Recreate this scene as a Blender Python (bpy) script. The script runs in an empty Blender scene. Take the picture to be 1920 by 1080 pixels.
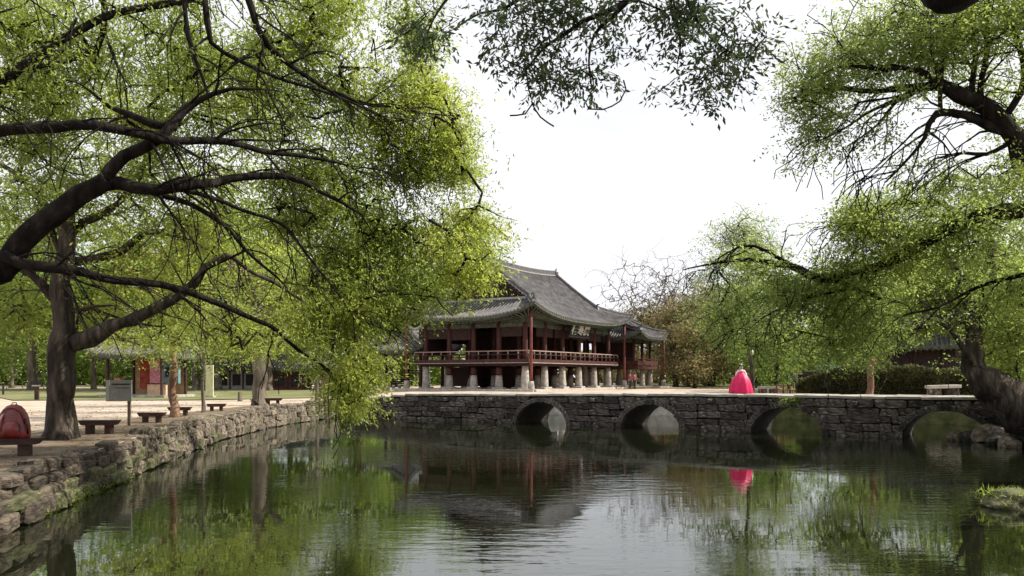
import bpy, bmesh, math, random
import numpy as np
from mathutils import Vector, Matrix, noise as mnoise
from mathutils.geometry import delaunay_2d_cdt
R = math.radians
rng = np.random.default_rng(7)
random.seed(7)
sc = bpy.context.scene
COL = sc.collection

# ------------------------------------------------------------------ camera, world, sun, exposure
HC = 2.85           # eye height over the water (water surface is z = 0)
FP = 1507.0         # focal length in pixels of the 1920 px frame
cam = bpy.data.cameras.new('camera'); camo = bpy.data.objects.new('camera', cam); COL.objects.link(camo)
camo.location = (0, 0, HC); camo.rotation_euler = (R(90), 0, 0)
cam.sensor_width = 36; cam.lens = 36 * FP / 1920; cam.shift_y = 165 / 1920
cam.clip_start = 0.1; cam.clip_end = 2000
sc.camera = camo
SUN_DIR = Vector((0.93, 0.06, 0.86)).normalized()
world = bpy.data.worlds.new('World'); sc.world = world; world.use_nodes = True
wn, wl = world.node_tree.nodes, world.node_tree.links
wn.clear()
wo = wn.new('ShaderNodeOutputWorld'); bg = wn.new('ShaderNodeBackground'); sky = wn.new('ShaderNodeTexSky')
sky.sky_type = 'NISHITA'; sky.sun_disc = False
sky.sun_elevation = math.asin(SUN_DIR.z); sky.sun_rotation = math.atan2(SUN_DIR.x, SUN_DIR.y)
sky.air_density = 1.0; sky.dust_density = 2.5
bg.inputs['Strength'].default_value = 0.088
tc = wn.new('ShaderNodeTexCoord'); nz = wn.new('ShaderNodeTexNoise'); nz.inputs['Scale'].default_value = 1.6
nz.inputs['Detail'].default_value = 5; nz.inputs['Roughness'].default_value = 0.55
mp = wn.new('ShaderNodeMapping'); mp.inputs['Scale'].default_value = (1, 1, 2.6)
ramp = wn.new('ShaderNodeValToRGB')
ramp.color_ramp.elements[0].position = 0.25; ramp.color_ramp.elements[0].color = (0.5, 0.5, 0.5, 1)
ramp.color_ramp.elements[1].position = 0.58; ramp.color_ramp.elements[1].color = (1, 1, 1, 1)
mixw = wn.new('ShaderNodeMix'); mixw.data_type = 'RGBA'
mixw.inputs[7].default_value = (8.15, 8.25, 8.6, 1)       # thin bright cloud veil
wl.new(tc.outputs['Generated'], mp.inputs['Vector']); wl.new(mp.outputs['Vector'], nz.inputs['Vector'])
wl.new(nz.outputs['Fac'], ramp.inputs['Fac']); wl.new(ramp.outputs['Color'], mixw.inputs[0])
wl.new(sky.outputs['Color'], mixw.inputs[6]); wl.new(mixw.outputs[2], bg.inputs['Color'])
wl.new(bg.outputs['Background'], wo.inputs['Surface'])
sl = bpy.data.lights.new('sun', 'SUN'); sl.energy = 5.0; sl.angle = R(0.6); sl.color = (1.0, 0.93, 0.82)
so = bpy.data.objects.new('sun', sl); COL.objects.link(so); so.location = (30, 10, 60)
so.rotation_euler = SUN_DIR.to_track_quat('Z', 'Y').to_euler()
vs = sc.view_settings
sc.display_settings.display_device = 'sRGB'
vs.view_transform = 'Standard'; vs.look = 'None'; vs.gamma = 1; vs.use_curve_mapping = False; vs.exposure = 0.6
sc.cycles.max_bounces = 8; sc.cycles.diffuse_bounces = 3; sc.cycles.glossy_bounces = 3; sc.cycles.transmission_bounces = 4
sc.cycles.use_denoising = True
sc.cycles.caustics_reflective = False; sc.cycles.caustics_refractive = False

# ------------------------------------------------------------------ materials
def _nt(name):
    m = bpy.data.materials.new(name); m.use_nodes = True
    return m, m.node_tree.nodes, m.node_tree.links
def mat(name, c1, c2=None, scale=4.0, rough=0.85, bump=0.0, bscale=None, spec=0.3, stretch=(1, 1, 1), pos=(0.35, 0.65), c3=None, metal=0.0, rand=0.0, detail=5):
    m, n, l = _nt(name); p = n['Principled BSDF']
    p.inputs['Roughness'].default_value = rough; p.inputs['Specular IOR Level'].default_value = spec
    p.inputs['Metallic'].default_value = metal
    c2 = c2 or c1
    t = n.new('ShaderNodeTexCoord'); g = n.new('ShaderNodeMapping'); g.inputs['Scale'].default_value = stretch
    l.new(t.outputs['Object'], g.inputs['Vector'])
    z = n.new('ShaderNodeTexNoise'); z.inputs['Scale'].default_value = scale; z.inputs['Detail'].default_value = detail
    l.new(g.outputs['Vector'], z.inputs['Vector'])
    r = n.new('ShaderNodeValToRGB'); e = r.color_ramp.elements
    e[0].position, e[1].position = pos; e[0].color = (*c1, 1); e[1].color = (*c2, 1)
    if c3:
        x = r.color_ramp.elements.new(min(0.99, pos[1] + 0.12)); x.color = (*c3, 1)
    l.new(z.outputs['Fac'], r.inputs['Fac'])
    out = r.outputs['Color']
    if rand:
        oi = n.new('ShaderNodeObjectInfo'); mr = n.new('ShaderNodeMapRange')
        mr.inputs['To Min'].default_value = 1 - rand; mr.inputs['To Max'].default_value = 1 + rand
        l.new(oi.outputs['Random'], mr.inputs['Value'])
        hs = n.new('ShaderNodeHueSaturation'); l.new(mr.outputs['Result'], hs.inputs['Value']); l.new(out, hs.inputs['Color'])
        out = hs.outputs['Color']
    l.new(out, p.inputs['Base Color'])
    if bump:
        b = n.new('ShaderNodeBump'); b.inputs['Strength'].default_value = 1.0; b.inputs['Distance'].default_value = bump
        z2 = n.new('ShaderNodeTexNoise'); z2.inputs['Scale'].default_value = bscale or scale * 3; z2.inputs['Detail'].default_value = 6
        l.new(g.outputs['Vector'], z2.inputs['Vector']); l.new(z2.outputs['Fac'], b.inputs['Height']); l.new(b.outputs['Normal'], p.inputs['Normal'])
    return m
def leaf_mat(name, dark, mid, light, trans=0.5, tcol=None):
    m, n, l = _nt(name); n.remove(n['Principled BSDF']); o = n['Material Output']
    a = n.new('ShaderNodeAttribute'); a.attribute_name = 'tint'
    r = n.new('ShaderNodeValToRGB'); e = r.color_ramp.elements
    e[0].position = 0.0; e[0].color = (*dark, 1); e[1].position = 1.0; e[1].color = (*light, 1)
    x = e.new(0.5); x.color = (*mid, 1)
    l.new(a.outputs['Fac'], r.inputs['Fac'])
    d = n.new('ShaderNodeBsdfDiffuse'); t = n.new('ShaderNodeBsdfTranslucent'); g = n.new('ShaderNodeBsdfGlossy')
    g.inputs['Roughness'].default_value = 0.45
    hs = n.new('ShaderNodeHueSaturation'); hs.inputs['Hue'].default_value = 0.499; hs.inputs['Saturation'].default_value = 1.0; hs.inputs['Value'].default_value = 2.9
    l.new(r.outputs['Color'], d.inputs['Color']); l.new(r.outputs['Color'], hs.inputs['Color']); l.new(hs.outputs['Color'], t.inputs['Color'])
    m1 = n.new('ShaderNodeMixShader'); m1.inputs[0].default_value = trans
    l.new(d.outputs[0], m1.inputs[1]); l.new(t.outputs[0], m1.inputs[2])
    m2 = n.new('ShaderNodeMixShader'); m2.inputs[0].default_value = 0.02
    l.new(m1.outputs[0], m2.inputs[1]); l.new(g.outputs[0], m2.inputs[2]); l.new(m2.outputs[0], o.inputs['Surface'])
    return m
M = {}
M['leaf'] = leaf_mat('fresh_leaves', (0.060, 0.085, 0.018), (0.150, 0.188, 0.034), (0.27, 0.295, 0.055))
M['leaf_right'] = leaf_mat('soft_green_leaves', (0.058, 0.09, 0.024), (0.14, 0.182, 0.044), (0.25, 0.285, 0.07))
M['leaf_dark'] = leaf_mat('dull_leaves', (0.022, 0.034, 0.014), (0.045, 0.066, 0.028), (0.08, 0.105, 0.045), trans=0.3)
M['leaf_far'] = leaf_mat('far_green_leaves', (0.06, 0.09, 0.02), (0.12, 0.17, 0.035), (0.20, 0.24, 0.06))
M['leaf_brown'] = leaf_mat('budding_brown_leaves', (0.075, 0.062, 0.032), (0.125, 0.105, 0.045), (0.19, 0.165, 0.065))
M['leaf_pale'] = leaf_mat('pale_budding_leaves', (0.10, 0.13, 0.05), (0.17, 0.21, 0.09), (0.26, 0.30, 0.14))
M['bark'] = mat('bark', (0.022, 0.017, 0.013), (0.072, 0.057, 0.044), 5, 0.95, 0.12, 7, stretch=(1, 1, 0.22), pos=(.40, .60), c3=(.13, .11, .09))
M['bark_grey'] = mat('grey_bark', (0.07, 0.055, 0.04), (0.17, 0.14, 0.11), 3, 0.95, 0.04, 9, stretch=(1, 1, 0.25))  # plain grey bark, also used for posts
M['bark_red'] = mat('reddish_bark', (0.12, 0.065, 0.045), (0.26, 0.16, 0.11), 3, 0.95, 0.03, 9, stretch=(1, 1, 0.3))
M['bark_dark'] = mat('dark_bark', (0.007, 0.006, 0.005), (0.020, 0.016, 0.014), 4.0, 0.95, 0.12, 7, stretch=(1, 1, 0.5), pos=(.40, .62), c3=(.045, .040, .034), spec=.1)  # backlit darkness of the limbs is put into this near-black bark
M['stone'] = mat('wall_stone', (0.06, 0.048, 0.036), (0.21, 0.175, 0.13), 5, 0.92, 0.05, 9, rand=0.35, c3=(0.36, 0.33, 0.27))
M['stone_moss'] = mat('mossy_stone', (0.04, 0.048, 0.018), (0.16, 0.15, 0.085), 4, 0.95, 0.03, 12, rand=0.3)
M['bstone'] = mat('bridge_stone', (0.022, 0.019, 0.016), (0.115, 0.098, 0.082), 4.2, 0.9, 0.05, 8, rand=0.6, c3=(0.30, 0.27, 0.23), pos=(.36, .60))
M['slab'] = mat('deck_stone', (0.30, 0.27, 0.23), (0.50, 0.46, 0.40), 2.2, 0.9, 0.02, 14, rand=0.14)
M['mortar'] = mat('wall_core_earth', (0.02, 0.017, 0.013), (0.06, 0.05, 0.038), 6, 1.0, 0.03)
M['sand'] = mat('packed_sandy_earth', (0.32, 0.25, 0.185), (0.52, 0.43, 0.34), 0.8, 0.95, 0.02, 14, detail=8)
M['lawn'] = mat('thin_spring_lawn', (0.11, 0.125, 0.045), (0.22, 0.21, 0.10), 0.5, 1.0, 0.04, 20, detail=8)
M['pondbed'] = mat('pond_bed_mud', (0.03, 0.032, 0.016), (0.06, 0.06, 0.03), 1, 1.0)
M['granite'] = mat('pale_granite', (0.24, 0.215, 0.19), (0.45, 0.41, 0.365), 3, 0.85, 0.02, 14, rand=0.1)
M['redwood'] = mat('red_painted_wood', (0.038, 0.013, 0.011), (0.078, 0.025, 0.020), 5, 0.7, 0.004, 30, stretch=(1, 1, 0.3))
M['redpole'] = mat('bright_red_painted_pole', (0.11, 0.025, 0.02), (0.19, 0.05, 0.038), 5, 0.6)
M['green'] = mat('grey_green_painted_wood', (0.055, 0.065, 0.05), (0.12, 0.13, 0.10), 4, 0.75)
M['greenpale'] = mat('pale_green_painted_beam', (0.17, 0.19, 0.15), (0.27, 0.28, 0.23), 5, 0.75)
M['darkwood'] = mat('dark_brown_wood', (0.022, 0.011, 0.010), (0.050, 0.024, 0.020), 6, 0.8)
M['tile'] = mat('grey_clay_tile', (0.085, 0.080, 0.082), (0.185, 0.175, 0.172), 1.6, 0.8, 0.01, 30, c3=(0.27, 0.26, 0.25))
M['tile_bed'] = mat('tile_valley', (0.05, 0.048, 0.048), (0.10, 0.095, 0.095), 2, 0.85)
M['plaster'] = mat('white_lime_mortar', (0.26, 0.25, 0.235), (0.42, 0.40, 0.37), 6, 0.9)
M['ridge'] = mat('dark_ridge_tile', (0.06, 0.058, 0.06), (0.14, 0.135, 0.135), 5, 0.8, 0.01, 20)
M['benchwood'] = mat('dark_stained_bench_wood', (0.026, 0.013, 0.010), (0.065, 0.028, 0.021), 7, 0.6, 0.004, 40, stretch=(0.3, 1, 1))
M['white'] = mat('white_paint', (0.78, 0.77, 0.74))
M['black'] = mat('black_paint', (0.015, 0.015, 0.016), rough=0.6)
M['gold'] = mat('white_lettering', (0.52, 0.51, 0.48))
M['grey'] = mat('grey_painted_metal', (0.17, 0.17, 0.16), (0.22, 0.22, 0.21), 6, 0.5)
M['skin'] = mat('skin', (0.55, 0.34, 0.25), rough=0.6)
M['hair'] = mat('black_hair', (0.012, 0.010, 0.010), rough=0.5)
M['pink'] = mat('crimson_pink_satin', (0.55, 0.008, 0.080), (0.68, 0.016, 0.115), 3, 0.5)
M['palepink'] = mat('pale_pink_silk', (0.80, 0.55, 0.60), rough=0.5)
M['bagred'] = mat('glossy_dark_red_fabric', (0.09, 0.007, 0.008), (0.22, 0.018, 0.018), 5, 0.35, 0.006, 12, spec=0.6)
M['bagtrim'] = mat('dark_red_trim', (0.05, 0.008, 0.008), rough=0.5)

# ------------------------------------------------------------------ helpers
def P(px, py, d):
    return Vector(((px - 960) / FP * d, d, HC + (705 - py) / FP * d))
def tag(o, label=None, cat=None, group=None, kind=None):
    if label: o['label'] = label
    if cat: o['category'] = cat
    if group: o['group'] = group
    if kind: o['kind'] = kind
    return o
def link(o, parent=None):
    COL.objects.link(o)
    if parent is not None: o.parent = parent
    return o
def empty(name, loc=(0, 0, 0), rz=0.0):
    o = bpy.data.objects.new(name, None); o.location = loc; o.rotation_euler = (0, 0, rz); o.empty_display_size = 0.3
    return link(o)
class MB:
    def __init__(s): s.v = []; s.f = []; s.m = []
    def add(s, vs_, fs, mi=0):
        b = len(s.v); s.v += [tuple(x) for x in vs_]; s.f += [tuple(i + b for i in f) for f in fs]; s.m += [mi] * len(fs); return s
    def box(s, c, sz, rz=0.0, mi=0, taper=1.0, rot=None):
        hx, hy, hz = sz[0] / 2, sz[1] / 2, sz[2] / 2
        pts = [Vector((x * (taper if z > 0 else 1), y * (taper if z > 0 else 1), z)) for z in (-hz, hz) for x, y in ((-hx, -hy), (hx, -hy), (hx, hy), (-hx, hy))]
        mt = rot if rot is not None else Matrix.Rotation(rz, 3, 'Z')
        pts = [mt @ p + Vector(c) for p in pts]
        return s.add(pts, [(3, 2, 1, 0), (4, 5, 6, 7), (0, 1, 5, 4), (1, 2, 6, 5), (2, 3, 7, 6), (3, 0, 4, 7)], mi)
    def beam(s, a, b, w, h, mi=0):
        a, b = Vector(a), Vector(b); d = b - a; L = d.length
        q = d.to_track_quat('X', 'Z').to_matrix()
        return s.box((a + b) / 2, (L, w, h), mi=mi, rot=q)
    def tube(s, pts, rad, n=8, mi=0, cap=True):
        pts = [Vector(p) for p in pts]; k = len(pts)
        if not hasattr(rad, '__len__'): rad = [rad] * k
        vs_ = []; up = Vector((0.13, 0.21, 1))
        for i, p in enumerate(pts):
            d = (pts[min(i + 1, k - 1)] - pts[max(i - 1, 0)]).normalized()
            if abs(d.dot(up.normalized())) > 0.97: up = Vector((1, 0.1, 0.1))
            a = d.cross(up).normalized(); b = d.cross(a).normalized()
            for j in range(n):
                t = 2 * math.pi * j / n
                vs_.append(p + (a * math.cos(t) + b * math.sin(t)) * rad[i])
        fs = [(i * n + j, i * n + (j + 1) % n, (i + 1) * n + (j + 1) % n, (i + 1) * n + j) for i in range(k - 1) for j in range(n)]
        if cap: fs += [tuple(range(n))[::-1], tuple((k - 1) * n + j for j in range(n))]
        return s.add(vs_, fs, mi)
    def lathe(s, prof, n=16, c=(0, 0, 0), mi=0, sx=1, sy=1, wob=0.0, nw=8):
        vs_ = []
        for (r, z) in prof:
            for j in range(n):
                t = 2 * math.pi * j / n; rr = r * (1 + wob * math.sin(nw * t) * min(1, r * 2))
                vs_.append((c[0] + rr * math.cos(t) * sx, c[1] + rr * math.sin(t) * sy, c[2] + z))
        k = len(prof)
        fs = [(i * n + j, i * n + (j + 1) % n, (i + 1) * n + (j + 1) % n, (i + 1) * n + j) for i in range(k - 1) for j in range(n)]
        fs += [tuple(range(n))[::-1], tuple((k - 1) * n + j for j in range(n))]
        return s.add(vs_, fs, mi)
    def mesh(s, name, mats, smooth=False):
        me = bpy.data.meshes.new(name); me.from_pydata(s.v, [], s.f)
        for m in (mats if isinstance(mats, (list, tuple)) else [mats]): me.materials.append(m)
        if any(s.m): me.polygons.foreach_set('material_index', s.m)
        if smooth: me.shade_smooth()
        me.update(); return me
    def obj(s, name, mats, parent=None, smooth=False):
        return link(bpy.data.objects.new(name, s.mesh(name, mats, smooth)), parent)
def np_mesh(name, V, F, mats, mi=None, smooth=False, tint=None):
    """V (n,3), F (m,k) with equal-sized faces"""
    me = bpy.data.meshes.new(name); n, m, k = len(V), len(F), F.shape[1]
    me.vertices.add(n); me.vertices.foreach_set('co', np.asarray(V, np.float32).ravel())
    me.loops.add(m * k); me.loops.foreach_set('vertex_index', np.asarray(F, np.int32).ravel())
    me.polygons.add(m); me.polygons.foreach_set('loop_start', np.arange(0, m * k, k, dtype=np.int32))
    me.polygons.foreach_set('loop_total', np.full(m, k, np.int32))
    for x in (mats if isinstance(mats, (list, tuple)) else [mats]): me.materials.append(x)
    if mi is not None: me.polygons.foreach_set('material_index', np.asarray(mi, np.int32))
    me.update(calc_edges=True)
    if tint is not None:
        a = me.attributes.new('tint', 'FLOAT', 'FACE'); a.data.foreach_set('value', np.asarray(tint, np.float32))
    if smooth: me.shade_smooth()
    return me
def smooth_line(pts, step=0.35):
    """Catmull-Rom through (x,y,z,r) points"""
    p = np.array(pts, float); out = []
    for i in range(len(p) - 1):
        a, b, c, d = p[max(i - 1, 0)], p[i], p[i + 1], p[min(i + 2, len(p) - 1)]
        n = max(1, int(np.linalg.norm(c[:3] - b[:3]) / step))
        for t in np.arange(n) / n:
            out.append(0.5 * (2 * b + (c - a) * t + (2 * a - 5 * b + 4 * c - d) * t * t + (3 * b - a - 3 * c + d) * t ** 3))
    out.append(p[-1]); return np.array(out)
def vnoise(x, s, seed=0.0):
    return mnoise.noise(Vector((x[0] * s + seed, x[1] * s - seed, x[2] * s + seed * 0.5)))

# ------------------------------------------------------------------ ground, lawn, water
POND = [(8, 2.0), (10.6, 9), (12.3, 14.5), (12.9, 17.6), (15.0, 20.5), (17.9, 25.5), (20.6, 30.5), (22.2, 33.6), (23.9, 37.4), (28, 42), (26, 47), (20.5, 52.5), (14, 57.5),
        (5, 59.5), (-5, 59.4), (-10.2, 59.2), (-12.1, 56.4), (-13.4, 48), (-13.6, 44), (-13.1, 35), (-11.7, 27), (-10.3, 19), (-9.4, 14.6), (-8.7, 11), (-7.5, 2)]
def inside(x, y, poly):
    c = False; j = len(poly) - 1
    for i in range(len(poly)):
        xi, yi = poly[i]; xj, yj = poly[j]
        if (yi > y) != (yj > y) and x < (xj - xi) * (y - yi) / (yj - yi) + xi: c = not c
        j = i
    return c
def sm(t): t = min(1, max(0, t)); return t * t * (3 - 2 * t)
def gz(x, y):
    z = 1.06 + 0.04 * mnoise.noise(Vector((x * 0.15, y * 0.15, 3)))
    z -= 0.12 * sm((27 - y) / 8) * sm((-x - 4) / 3)
    z += 0.50 * sm((x + 16) / 8) * sm((y - 56) / 9)
    z += 0.25 * sm((x - 12) / 8) * sm((y - 44) / 8) * (1 - sm((y - 56) / 9))
    z += 0.18 * sm((y - 62) / 60) * sm((-x - 12) / 8)
    return z
def sheet(name, mats, outer, holes, step_fn, zf, m):
    pts = []; edges = []
    def ring(poly, sub):
        b = len(pts); q = []
        for i in range(len(poly)):
            a, c = Vector(poly[i]), Vector(poly[(i + 1) % len(poly)]); n = max(1, int((c - a).length / sub))
            for k in range(n): q.append(a.lerp(c, k / n))
        pts.extend(q); edges.extend([(b + i, b + (i + 1) % len(q)) for i in range(len(q))]); return q
    ring(outer, 25 if name == 'ground' else 4)
    hq = [ring(h, 1.0) for h in holes]
    x0, x1 = min(p[0] for p in outer), max(p[0] for p in outer); y0, y1 = min(p[1] for p in outer), max(p[1] for p in outer)
    for st, (a0, a1, b0, b1) in step_fn:
        for x in np.arange(max(a0, x0), min(a1, x1), st):
            for y in np.arange(max(b0, y0), min(b1, y1), st):
                xx, yy = x + random.uniform(-.2, .2) * st, y + random.uniform(-.2, .2) * st
                if inside(xx, yy, outer) and not any(inside(xx, yy, h) for h in holes): pts.append(Vector((xx, yy)))
    vco, _, fo, _, _, _ = delaunay_2d_cdt(pts, edges, [], 0, 0.001)
    V = [(p.x, p.y, zf(p.x, p.y)) for p in vco]; F = []
    for f in fo:
        cx = sum(vco[i].x for i in f) / len(f); cy = sum(vco[i].y for i in f) / len(f)
        if inside(cx, cy, outer) and not any(inside(cx, cy, h) for h in holes): F.append(tuple(f))
    mb = MB(); mb.add(V, F)
    for q in (hq if name == 'ground' else []):
        for i in range(len(q)):
            a, c = q[i], q[(i + 1) % len(q)]
            mb.add([(a.x, a.y, zf(a.x, a.y)), (c.x, c.y, zf(c.x, c.y)), (c.x, c.y, -1.4), (a.x, a.y, -1.4)], [(0, 1, 2, 3)], (2 if a.x < 13 else 3) if a.y > 40 and a.x > -11 else 1)
    o = mb.obj(name, mats, smooth=False); return o
M['palebank'] = mat('pale_bank_stone', (.34, .32, .27), (.55, .52, .45), 3, .95, .05, 6); M['mossbank'] = mat('mossy_bank_earth', (.05, .06, .02), (.13, .13, .05), 2, 1, .05, 6)  # pale bank stone also carries the far bank's sunlight in its colour
g = sheet('ground', [M['sand'], M['mortar'], M['palebank'], M['mossbank']], [(-500, -80), (500, -80), (500, 700), (-500, 700)], [POND],
          [(2.0, (-40, 45, -10, 100)), (20, (-300, 300, -60, 400))], gz, M['sand'])
tag(g, kind='structure')
LAWN_L = [(-36, 58), (-24, 58.5), (-19, 62), (-16, 66), (-15, 80), (-14, 98), (-64, 98), (-50, 76)]
o = sheet('lawn', [M['lawn']], LAWN_L, [], [(3, (-60, -10, 58, 120)), (20, (-300, -10, 60, 300))], lambda x, y: gz(x, y) + 0.05, None); tag(o, kind='structure')
LAWN_R = [(19, 62), (26, 57), (40, 50), (300, 50), (300, 300), (18, 300), (18, 110), (22, 80)]
o = sheet('lawn', [M['lawn']], LAWN_R, [], [(3, (15, 60, 50, 120)), (20, (10, 300, 50, 300))], lambda x, y: gz(x, y) + 0.05, None); tag(o, kind='structure')
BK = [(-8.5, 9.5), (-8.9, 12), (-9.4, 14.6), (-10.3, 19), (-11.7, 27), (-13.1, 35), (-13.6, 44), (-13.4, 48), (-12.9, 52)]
M['earth'] = mat('shaded_root_earth', (.10, .072, .048), (.21, .16, .11), 1.3, 1, .03, 12, detail=8, c3=(.30, .24, .17))  # root-zone brown with the shade of the bank trees worked into the colour
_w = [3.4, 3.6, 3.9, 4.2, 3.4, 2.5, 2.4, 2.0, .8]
o = sheet('shaded_bank_earth', [M['earth']], [(x - .10, y) for x, y in BK] + [(x - w_ + .25 * math.sin(3 * y), y + .3) for (x, y), w_ in list(zip(BK, _w))[::-1]], [], [(2.0, (-20, -8, 8, 54))], lambda x, y: gz(x, y) + .018, None); tag(o, kind='structure')
# pond bed
mb = MB(); mb.add([(-20, -2, -1.35), (35, -2, -1.35), (35, 64, -1.35), (-20, 64, -1.35)], [(0, 1, 2, 3)]); tag(mb.obj('pond_bed', M['pondbed']), kind='structure')
# water: murky green pond, glossy reflection by fresnel, gentle horizontal ripples
m, n, l = _nt('murky_pond_water'); n.remove(n['Principled BSDF']); out = n['Material Output']
dif = n.new('ShaderNodeBsdfDiffuse'); dif.inputs['Color'].default_value = (0.008, 0.010, 0.004, 1)
glo = n.new('ShaderNodeBsdfGlossy'); glo.inputs['Roughness'].default_value = 0.012; glo.inputs['Color'].default_value = (0.93, 0.96, 0.95, 1)
fr = n.new('ShaderNodeFresnel'); fr.inputs['IOR'].default_value = 2.05
mx = n.new('ShaderNodeMixShader'); l.new(fr.outputs[0], mx.inputs[0]); l.new(dif.outputs[0], mx.inputs[1]); l.new(glo.outputs[0], mx.inputs[2]); l.new(mx.outputs[0], out.inputs['Surface'])
t = n.new('ShaderNodeTexCoord')
def rip(scale, st, det=2.0, rz=0.0):
    mpp = n.new('ShaderNodeMapping'); mpp.inputs['Scale'].default_value = st; mpp.inputs['Rotation'].default_value = (0, 0, rz)
    z = n.new('ShaderNodeTexNoise'); z.inputs['Scale'].default_value = scale; z.inputs['Detail'].default_value = det
    l.new(t.outputs['Object'], mpp.inputs['Vector']); l.new(mpp.outputs['Vector'], z.inputs['Vector']); return z.outputs['Fac']
r1 = rip(2.2, (0.55, 1.6, 1), 3, 0.12); r2 = rip(0.10, (1, 1.3, 1), 2)
rr = n.new('ShaderNodeValToRGB'); rr.color_ramp.elements[0].position = 0.42; rr.color_ramp.elements[0].color = (0.07, 0.07, 0.07, 1); rr.color_ramp.elements[1].position = 0.62
l.new(r2, rr.inputs['Fac'])
mu = n.new('ShaderNodeMath'); mu.operation = 'MULTIPLY'; l.new(r1, mu.inputs[0]); l.new(rr.outputs['Color'], mu.inputs[1])
bp = n.new('ShaderNodeBump'); bp.inputs['Distance'].default_value = 0.011; bp.inputs['Strength'].default_value = 1.0
l.new(mu.outputs[0], bp.inputs['Height'])
for q in (dif, glo, fr): l.new(bp.outputs['Normal'], q.inputs['Normal'])
M['water'] = m
mb = MB(); b_ = 0.03
wp = [(x * 1.0, y) for x, y in POND]
o2 = sheet('pond_water', [M['water']], [(p[0] + (0.3 if p[0] > 0 else -0.3), p[1]) for p in POND], [], [(8, (-20, 35, -2, 64))], lambda x, y: 0.0, None)
tag(o2, kind='structure')

# ------------------------------------------------------------------ rough stone meshes shared by the walls
def stone_mesh(name, m_, seed, bev=0.13, jit=0.05):
    rs = random.Random(seed); bm = bmesh.new(); bmesh.ops.create_cube(bm, size=1.0)
    for v in bm.verts: v.co += Vector((rs.uniform(-1, 1), rs.uniform(-1, 1), rs.uniform(-1, 1))) * jit * 1.6
    bmesh.ops.bevel(bm, geom=bm.edges[:], offset=bev, segments=1, profile=0.5, affect='EDGES')
    for v in bm.verts: v.co += Vector((rs.uniform(-1, 1), rs.uniform(-1, 1), rs.uniform(-1, 1))) * jit
    bmesh.ops.triangulate(bm, faces=bm.faces[:])
    me = bpy.data.meshes.new(name); bm.to_mesh(me); bm.free(); me.materials.append(m_); return me
ST = [stone_mesh('stone', M['stone'], i, .16, .07) for i in range(14)]
M['stone_dark'] = mat('shaded_brown_stone', (0.035, 0.027, 0.020), (0.13, 0.105, 0.078), 4, 0.95, 0.06, 7, rand=.4)  # tree shade on the near left wall is put into this darker brown
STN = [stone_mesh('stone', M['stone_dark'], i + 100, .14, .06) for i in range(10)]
STM = [stone_mesh('stone', M['stone_moss'], i + 20) for i in range(5)]
BST = [stone_mesh('stone', M['bstone'], i + 40, 0.12, 0.045) for i in range(14)]
SLB = [stone_mesh('stone_slab', M['slab'], i + 60, 0.03, 0.006) for i in range(4)]
GRB = [stone_mesh('kerb_stone', M['granite'], i + 70, 0.05, 0.015) for i in range(4)]
def put(me, name, parent, loc, size, rz, tilt=0.0):
    o = bpy.data.objects.new(name, me); o.location = loc; o.scale = size; o.rotation_euler = (tilt, random.uniform(-.03, .03), rz)
    return link(o, parent)

# left retaining wall along the pond
BANK = [Vector((x, y)) for x, y in [(-8.5, 9.5), (-8.9, 12), (-9.4, 14.6), (-10.3, 19), (-11.7, 27), (-13.1, 35), (-13.6, 44), (-13.4, 48), (-12.15, 56.2)]]
def along(poly, s):
    for i in range(len(poly) - 1):
        L = (poly[i + 1] - poly[i]).length
        if s <= L: return poly[i].lerp(poly[i + 1], s / L), (poly[i + 1] - poly[i]).normalized()
        s -= L
    return poly[-1], (poly[-1] - poly[-2]).normalized()
LB = sum((BANK[i + 1] - BANK[i]).length for i in range(len(BANK) - 1))
wall = tag(empty('stone_retaining_wall', (-11, 30, 0)), 'rubble stone retaining wall holding the sandy bank left of the pond', 'wall')
wall_inv = Vector((11, -30, 0))
mb = MB(); q = []
for k in range(0, 61):
    p, d = along(BANK, LB * k / 60); nrm = Vector((d.y, -d.x))      # towards the pond
    q.append((p, nrm))
for k in range(60):
    (a, na), (b, nb) = q[k], q[k + 1]
    A = [(a + na * .06, -1.3), (b + nb * .06, -1.3), (b - nb * .14, 1.0), (a - na * .14, 1.0)]
    mb.add([(p.x + 11, p.y - 30, z) for p, z in A], [(0, 1, 2, 3)])
mb.obj('wall_core', M['mortar'], wall)
rs = random.Random(3); cnt = 0
rows = [(0.02, 0.36, 0.02), (0.33, 0.34, -0.04), (0.62, 0.32, -0.10), (0.90, 0.27, -0.16)]
for ri, (z0, hh, off) in enumerate(rows):
    s = rs.uniform(0, .4)
    while s < LB:
        far = s / LB
        w = rs.uniform(0.5, 1.3) if s < 12 else rs.uniform(0.38, 0.9)
        p, d = along(BANK, s + w / 2); nrm = Vector((d.y, -d.x)); ang = math.atan2(d.y, d.x)
        h = hh * rs.uniform(0.85, 1.30)
        if ri == 3: h *= rs.uniform(0.7, 1.25)
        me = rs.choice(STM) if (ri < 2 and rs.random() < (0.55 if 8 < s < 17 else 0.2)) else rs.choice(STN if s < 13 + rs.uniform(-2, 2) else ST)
        c = p + nrm * (off + rs.uniform(-.05, .06)) 
        o = put(me, 'stone', wall, (c.x + 11, c.y - 30, (z0 + h / 2 - 0.03) * (.88 if s < 14 else 1)), (w * 0.98, rs.uniform(.45, .6), h * (.9 if s < 14 else 1)), ang + rs.uniform(-.08, .08), rs.uniform(-.12, .12))
        s += w
        cnt += 1

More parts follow.
